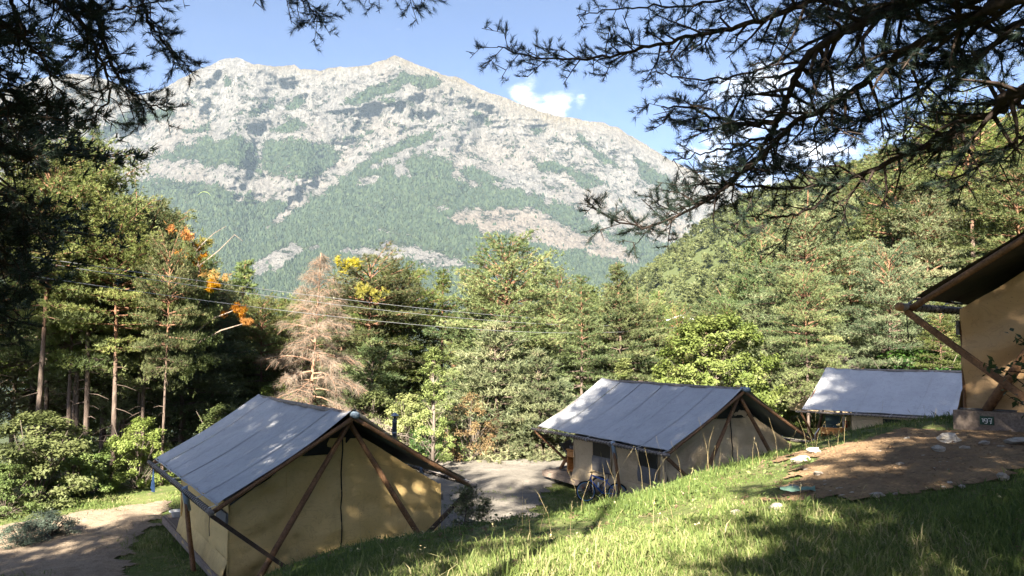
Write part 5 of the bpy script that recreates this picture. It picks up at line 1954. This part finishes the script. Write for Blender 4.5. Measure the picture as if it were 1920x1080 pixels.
# ------------------------------------------------------------------ grass
def grass():
    rs = np.random.RandomState(31)
    V_, F3, v_ = [], [], []
    N = 230000
    Yd = 3.6 + 26 * rs.rand(N * 2) ** 1.25
    u = rs.uniform(-.72, .80, N * 2)
    x = u * Yd
    m = (m_mnd(x, Yd) < .03 + .75 * rs.rand(N * 2) ** 4) & ((m_gravel(x, Yd) < -.02 + .9 * rs.rand(N * 2) ** 5) | ((fbm(x * 1.3, Yd * 1.3, 3, 44) > .60) & (rs.rand(N * 2) < .6))) & (m_dirt(x, Yd) < .02 + .8 * rs.rand(N * 2) ** 5) & ~on_tent(x, Yd, .0)
    cl = fbm(x * .55, Yd * .55, 4, 13)
    cl2 = fbm(x * 2.6, Yd * 2.6, 3, 14)
    m &= rs.rand(N * 2) < sstep(.30, .60, cl * .6 + cl2 * .5) * 1.05
    # hidden far bank behind the crest needs little
    x, Yd, cl, cl2 = x[m][:N], Yd[m][:N], cl[m][:N], cl2[m][:N]
    n = len(x)
    z = gz(x, Yd)
    nearm = np.maximum(m_mnd(x, Yd), -1)
    h = .64 * (.05 + .13 * sstep(.35, .7, cl) * (.4 + .6 * cl2) + .03 * rs.rand(n)) * (1 + .9 * (rs.rand(n) < .05)) * (.55 + .45 * sstep(.0, -.8, nearm))
    h *= (1 + .25 * sstep(8, 14, Yd))
    a = rs.rand(n) * 6.283
    bend = h * rs.uniform(.15, .95, n)
    wd = (.0045 + .0045 * rs.rand(n)) * (.8 + Yd / 11)
    P0 = np.stack([x, Yd, z - .015], 1)
    D = np.stack([np.cos(a), np.sin(a), np.zeros(n)], 1)
    S = np.stack([-np.sin(a), np.cos(a), np.zeros(n)], 1)
    twist = rs.rand(n) * 6.283
    S = S * np.cos(twist)[:, None] + D * np.sin(twist)[:, None]
    M = P0 + D * (bend * .35)[:, None] + np.array([0, 0, 1]) * (h * .62)[:, None]
    Tt = P0 + D * bend[:, None] + np.array([0, 0, 1]) * (h * np.clip(1.05 - .35 * bend / h, .5, 1))[:, None]
    w1 = S * (wd / 2)[:, None]
    V = np.stack([P0 - w1, P0 + w1, M + w1 * .8, M - w1 * .8, Tt], 1).reshape(-1, 3)
    b = np.arange(n)[:, None] * 5
    Q = b + np.array([0, 1, 2, 3])
    T3 = b + np.array([3, 2, 4])
    dry = np.clip(.15 + .5 * rs.rand(n) * rs.rand(n) + .55 * sstep(.5, .68, fbm(x * .5, Yd * .5, 3, 15)) * rs.rand(n) + .25 * (rs.rand(n) < .07), 0, 1)
    o = link(bpy.data.objects.new('grass', mesh_arrays('grass', V, [Q, T3], MAT['grass'], {'v': np.repeat(dry, 5)})))
    tag(o, kind='stuff')


grass()


def stalks():
    rs = np.random.RandomState(55)
    spots = []

    def clump(px, py, n, r, h):
        x0, y0 = ground_hit(px, py, 4, 30)
        for k in range(int(n * .33)):
            x, y = x0 + rs.randn() * r, y0 + rs.randn() * r * .6
            spots.append((x, y, h * rs.uniform(.6, 1.15)))
    for a in ((640, 1035, 16, .9, .75), (700, 1010, 16, .7, .8), (560, 1055, 10, .6, .6), (1090, 945, 16, 1.0, .85), (1210, 925, 18, .9, .9), (1300, 900, 22, .9, .8),
              (1370, 885, 26, .8, .85), (1450, 862, 26, .8, .6), (1500, 850, 20, .6, .5), (1010, 985, 14, 1.2, .5), (900, 1010, 12, 1.2, .4), (1200, 1000, 14, 1.2, .4),
              (1560, 985, 12, .8, .45), (1400, 985, 12, 1.0, .4), (1640, 810, 18, .7, .35), (1270, 985, 10, 1.0, .4)):
        clump(*a)
    mb, TP, TD = MB(), [], []
    for x, y, h in spots:
        z = gz(x, y)
        a = rs.rand() * 6.28
        b = h * rs.uniform(.05, .5)
        p = [Vector((x, y, z - .02)), Vector((x + b * .3 * math.cos(a), y + b * .3 * math.sin(a), z + h * .55)), Vector((x + b * math.cos(a), y + b * math.sin(a), z + h))]
        mb.tube(p, [.0016, .0013, .0008], 3, False)
        d = np.array(p[2] - p[1])
        for f in np.linspace(.75, 1.05, 4):
            TP.append(np.array(p[1]) + d * f)
            TD.append(d / max(h, .1) * 2)
    o = link(bpy.data.objects.new('tall_grass', mb.mesh('tall_grass', MAT['straw'], False)))
    tag(o, kind='stuff')
    V, v = blades(TP, TD, 2, .03, .0025, .25, rs)
    o = link(bpy.data.objects.new('grass_seed_heads', tri_mesh('seed heads', V, v, MAT['straw'])))
    tag(o, kind='stuff')
    # small white and pale flower heads and broad leaved weeds
    P = []
    for k in range(330):
        px, py = rs.uniform(560, 1560), rs.uniform(860, 1070)
        x, y = rs.uniform(-4, 7.5), rs.uniform(6, 19)
        if m_mnd(np.array(x), np.array(y)) > -.2 or on_tent(np.array(x), np.array(y), .2):
            continue
        P.append((x, y, gz(x, y) + rs.uniform(.08, .22)))
    P = np.array(P)
    V, v = leaf_cards(np.repeat(P, 5, 0) + rs.randn(len(P) * 5, 3) * .008, .016, rs, 1.0)
    o = link(bpy.data.objects.new('clover_flowers', tri_mesh('clover flowers', V, v, MAT['straw'])))
    tag(o, kind='stuff')
    x, y = rs.uniform(-4, 8, 3000), rs.uniform(5, 21, 3000)
    k = (fbm(x * .7, y * .7, 3, 66) > .56) & (m_mnd(x, y) < .1) & ~on_tent(x, y, .1)
    x, y = x[k], y[k]
    P = np.stack([x, y, gz(x, y) + .02], 1)
    P = np.repeat(P, 9, 0) + rs.randn(len(P) * 9, 3) * np.array([.06, .06, .025])
    V, v = leaf_cards(P, .05, rs, .4, rs.rand(len(P)))
    o = link(bpy.data.objects.new('weeds', tri_mesh('weeds', V, v, MAT['leaf_mid'])))
    tag(o, kind='stuff')


stalks()


# ------------------------------------------------------------------ stones
def stone_mesh(seed):
    rs = np.random.RandomState(seed)
    bmv = MB()
    n1, n2 = 7, 5
    V, F = [], []
    ax = rs.uniform(.75, 1.25, 3) * np.array([1, .8, .55])
    V.append((0, 0, -.5 * ax[2]))
    for i in range(1, n2):
        th = math.pi * i / n2
        for k in range(n1):
            a = 6.283 * k / n1 + i * .3
            r = 1 + rs.uniform(-.22, .22)
            V.append((math.sin(th) * math.cos(a) * r * .5 * ax[0], math.sin(th) * math.sin(a) * r * .5 * ax[1], -math.cos(th) * r * .5 * ax[2]))
    V.append((0, 0, .5 * ax[2]))
    for k in range(n1):
        F.append((0, 1 + (k + 1) % n1, 1 + k))
        for i in range(n2 - 2):
            a, b = 1 + i * n1 + k, 1 + i * n1 + (k + 1) % n1
            F.append((a, b, b + n1, a + n1))
        F.append((len(V) - 1, 1 + (n2 - 2) * n1 + k, 1 + (n2 - 2) * n1 + (k + 1) % n1))
    return bmv.add(V, F).mesh('stone', MAT['stone'], False)


SM = [stone_mesh(300 + k) for k in range(7)]
rs = np.random.RandomState(91)


def stone(px, py, size, label, group=None, k=None):
    x, y = ground_hit(px, py, 3, 25)
    o = link(bpy.data.objects.new('stone', SM[rs.randint(len(SM)) if k is None else k]))
    o.location = (x, y, gz(x, y) + size * .17)
    size *= .78
    o.scale = (size * rs.uniform(.85, 1.2), size * rs.uniform(.8, 1.1), size * rs.uniform(.6, 1))
    o.rotation_euler = (rs.uniform(-.2, .2), rs.uniform(-.2, .2), rs.rand() * 6.28)
    tag(o, label, 'stone', group)


for px, py, sz, lab in ((1645, 934, .15, 'round pale stone at the lower edge of the bare earth mound'), (1488, 926, .26, 'flat pale stone beside the green cloth scrap'),
                        (1380, 968, .15, 'pale pinkish stone alone in the mid slope grass'), (1845, 838, .20, 'flat white stone in the shade below the number plate'),
                        (1905, 836, .34, 'large grey boulder at the shaded right end of the mound'), (1875, 842, .14, 'grey stone left of the large boulder'),
                        (1778, 832, .40, 'long flat slab at the sunny top of the mound'), (1760, 850, .22, 'chalky stone below the long flat slab'),
                        (1810, 845, .16, 'pale stone right of the long flat slab'), (1690, 875, .15, 'light stone in the middle of the bare mound'),
                        (1500, 870, .34, 'grey rock lump at the left end of the bare mound'), (1525, 852, .30, 'grey rock above the left rock lump'),
                        (1535, 895, .18, 'stone between the green cloth and the mound'), (1455, 958, .2, 'flat stone in the grass left of the mound foot'),
                        (1700, 826, .14, 'small stone on the upper rim of the mound'), (1880, 900, .16, 'stone at the dark lower right of the mound')):
    stone(px, py, sz, lab, 'single stones on the slope')
MP = np.array(MOUND)
c = 0
while c < 70:
    px, py = rs.uniform(1450, 1918), rs.uniform(812, 945)
    x, y = ground_hit(px, py, 3, 25)
    if m_mnd(np.array(x), np.array(y)) < .05:
        continue
    stone(px, py, rs.uniform(.035, .10) * (1.5 if rs.rand() < .15 else 1), 'small pale stone lying loose on the bare earth mound', 'loose stones on the earth mound')
    c += 1
# pebbles too small to pick apart
P = []
while len(P) < 800:
    x, y = rs.uniform(2.5, 9.5), rs.uniform(6, 16)
    if m_mnd(np.array(x), np.array(y)) > .0:
        P.append((x, y))
P = np.array(P)
zz = gz(P[:, 0], P[:, 1]) + .03
V, F = [], []
for (x, y), z in zip(P, zz):
    s = .008 + .02 * rs.rand() ** 3
    b = len(V)
    for d in ((1, 0, 0), (-.4, .8, 0), (-.5, -.8, .1), (.1, 0, .7)):
        V.append((x + d[0] * s * rs.uniform(.6, 1.3), y + d[1] * s * rs.uniform(.6, 1.3), z + d[2] * s))
    F += [(b, b + 1, b + 3), (b + 1, b + 2, b + 3), (b + 2, b, b + 3)]
tag(link(bpy.data.objects.new('pebbles', mesh_arrays('pebbles', np.array(V), [np.array(F)], MAT['mound']))), kind='stuff')
# scrap of cloth
x, y = ground_hit(1496, 932, 4, 20)
lt = MB()
U, V = np.meshgrid(np.linspace(-1, 1, 10), np.linspace(-1, 1, 8), indexing='ij')
lt.grid(np.stack([x + U * .17 + V * .03, y + V * .09, gz(x, y) + .05 + .07 * fbm(U * 2 + 5, V * 2, 3, 4)], -1))
tag(lt.build('cloth_scrap', MAT['litter'], None, True), 'crumpled grey green cloth scrap lying beside a flat pale stone', 'cloth')

# leafy spray in front of the numbered tent
sp = thing('leafy_branch', 'dark leafy spray reaching in front of the numbered tent wall', 'branch', (0, 0, 0), 0)
mb, TP = MB(), []
rs = np.random.RandomState(12)
for pts in ([(1990, 690), (1950, 660), (1915, 640), (1902, 632)], [(2000, 720), (1940, 700), (1880, 695), (1852, 692)], [(1990, 760), (1940, 735), (1890, 700), (1845, 680)],
            [(1985, 800), (1950, 770), (1910, 755), (1880, 735)], [(1990, 740), (1950, 720), (1925, 690), (1905, 675)]):
    C = [at(a, b, 7.2 + rs.uniform(-.3, .3)) for a, b in pts]
    mb.tube(C, [.008, .006, .004, .002], 5, False)
    for i in range(3):
        for f in np.linspace(0, 1, 9):
            TP.append(np.array(C[i].lerp(C[i + 1], f)) + rs.randn(3) * .03)
mb.build('twigs', MAT['bark_near'], sp, True)
V, v = leaf_cards(np.array(TP), .055, rs, .3)
link(bpy.data.objects.new('leaves', tri_mesh('leaves', V, v, MAT['leaf_dark'])), sp)
x, y = 6.7, 6.6
mb = MB()
mb.tube([(x, y, gz(x, y) - .1), (x - .3, y + .2, gz(x, y) + .5), tuple(at(1990, 760, 7.2))], [.02, .015, .008], 6)
mb.build('stem', MAT['bark_near'], sp, True)

# ------------------------------------------------------------------ utility pole, cables, paraglider
p_ = at(1281, 598, 62)
up = thing('utility_pole', 'pole with white angled crossarms standing among the pines', 'pole', (p_.x, p_.y, gz(p_.x, p_.y) - .3), 0)
H = p_.z - (gz(p_.x, p_.y) - .3)
MB().tube([(0, 0, 0), (0, 0, H)], [.16, .11], 10).build('post', MAT['pole_grey'], up, True)
for pts in ([(-1.35, 0, H - .75), (-1.35, 0, H - .12), (-.1, 0, H + .3), (0.05, 0, H + .0)], [(.55, 0, H + .05), (1.3, 0, H - .2)]):
    MB().tube(pts, .05, 6).build('crossarm', MAT['white'], up, True)
for sx in (-1.35, 0, 1.3):
    MB().lathe((sx, 0, H - .05), [(.05, 0), (.09, .05), (.05, .1), (.09, .15), (.04, .2)], 8).build('insulator', MAT['white'], up, True)
for k, (a, b, sx, lab) in enumerate((((-120, 455), .15, -1.35, 'uppermost of the three cables crossing the left pines'), ((-120, 462), .6, 0, 'middle one of the three cables crossing the left pines'),
                                     ((-120, 490), 1.1, 1.3, 'lowest of the three cables crossing the left pines'))):
    A = at(a[0], a[1], 17.0)
    B_ = Vector((p_.x + sx, p_.y, p_.z - .1 - k * .12))
    pts = [A.lerp(B_, s) - Vector((0, 0, (1.1 + b) * 4 * s * (1 - s) * .5)) for s in np.linspace(0, 1, 30)]
    tag(MB().tube(pts, .008, 5).build('power_line', MAT['wire'], None, True), lab, 'cable', 'power lines')

pc = at(383, 366, 1250)
pg = thing('paraglider', 'tiny pale green paraglider canopy floating before the dark mountain forest', 'paraglider', pc, .2)
U, V = np.meshgrid(np.linspace(-1.15, 1.15, 23), np.linspace(0, 1, 5), indexing='ij')
Rr = 10.5
top_ = np.stack([Rr * np.sin(U), (V - .5) * 3.2 * np.cos(U * .9), Rr * np.cos(U) - Rr * .5 + .5 * np.sin(np.pi * V)], -1)
mb = MB()
mb.grid(top_)
low_ = top_.copy()
low_[..., 2] -= .55 * np.sin(np.pi * np.clip(V, .05, .95))
mb.grid(low_)
mb.build('canopy', MAT['glider'], pg, True)
mb = MB()
for a in np.linspace(-1, 1, 7):
    mb.tube([(Rr * math.sin(a), 0, Rr * math.cos(a) - Rr * .5), (0, 0, -6.5)], .03, 3, False)
mb.build('lines', MAT['rope'], pg)
mb = MB()
mb.tube([(0, 0, -6.4), (0, .05, -7.0), (0, .1, -7.5), (0, -.5, -7.6), (0, -.9, -7.5)], [.12, .24, .22, .14, .08], 8)
mb.lathe((0, 0, -6.45), [(.06, 0), (.13, .1), (.13, .2), (.05, .3)], 8)
mb.build('pilot', MAT['navy'], pg, True)


# ------------------------------------------------------------------ needles, cones and leaf bits lying on the slope
def ground_bits():
    rs = np.random.RandomState(64)
    x, y = rs.uniform(-3, 9.5, 16000), 4 + 13 * rs.rand(16000)
    k = ((m_mnd(x, y) > -.3) | (fbm(x * .8, y * .8, 3, 68) > .55)) & ~on_tent(x, y, .1)
    x, y = x[k], y[k]
    P = np.stack([x, y, gz(x, y) + .035], 1)
    V, v = blades(P, rs.randn(len(P), 3) * np.array([1, 1, .12]), 1, .07, .006, .1, rs, face=0)
    tag(link(bpy.data.objects.new('needle_litter', tri_mesh('needle litter', V, v, MAT['brownleaf']))), kind='stuff')
    x, y = rs.uniform(-2, 9.5, 260), 5 + 11 * rs.rand(260)
    k = ~on_tent(x, y, .1)
    P = np.stack([x, y, gz(x, y) + .03], 1)[k]
    P = np.repeat(P, 14, 0) + rs.randn(k.sum() * 14, 3) * .014
    V, v = leaf_cards(P, .022, rs, .3, rs.rand(len(P)) * .4)
    tag(link(bpy.data.objects.new('fallen_cones', tri_mesh('fallen cones', V, v, MAT['brownleaf']))), kind='stuff')


ground_bits()
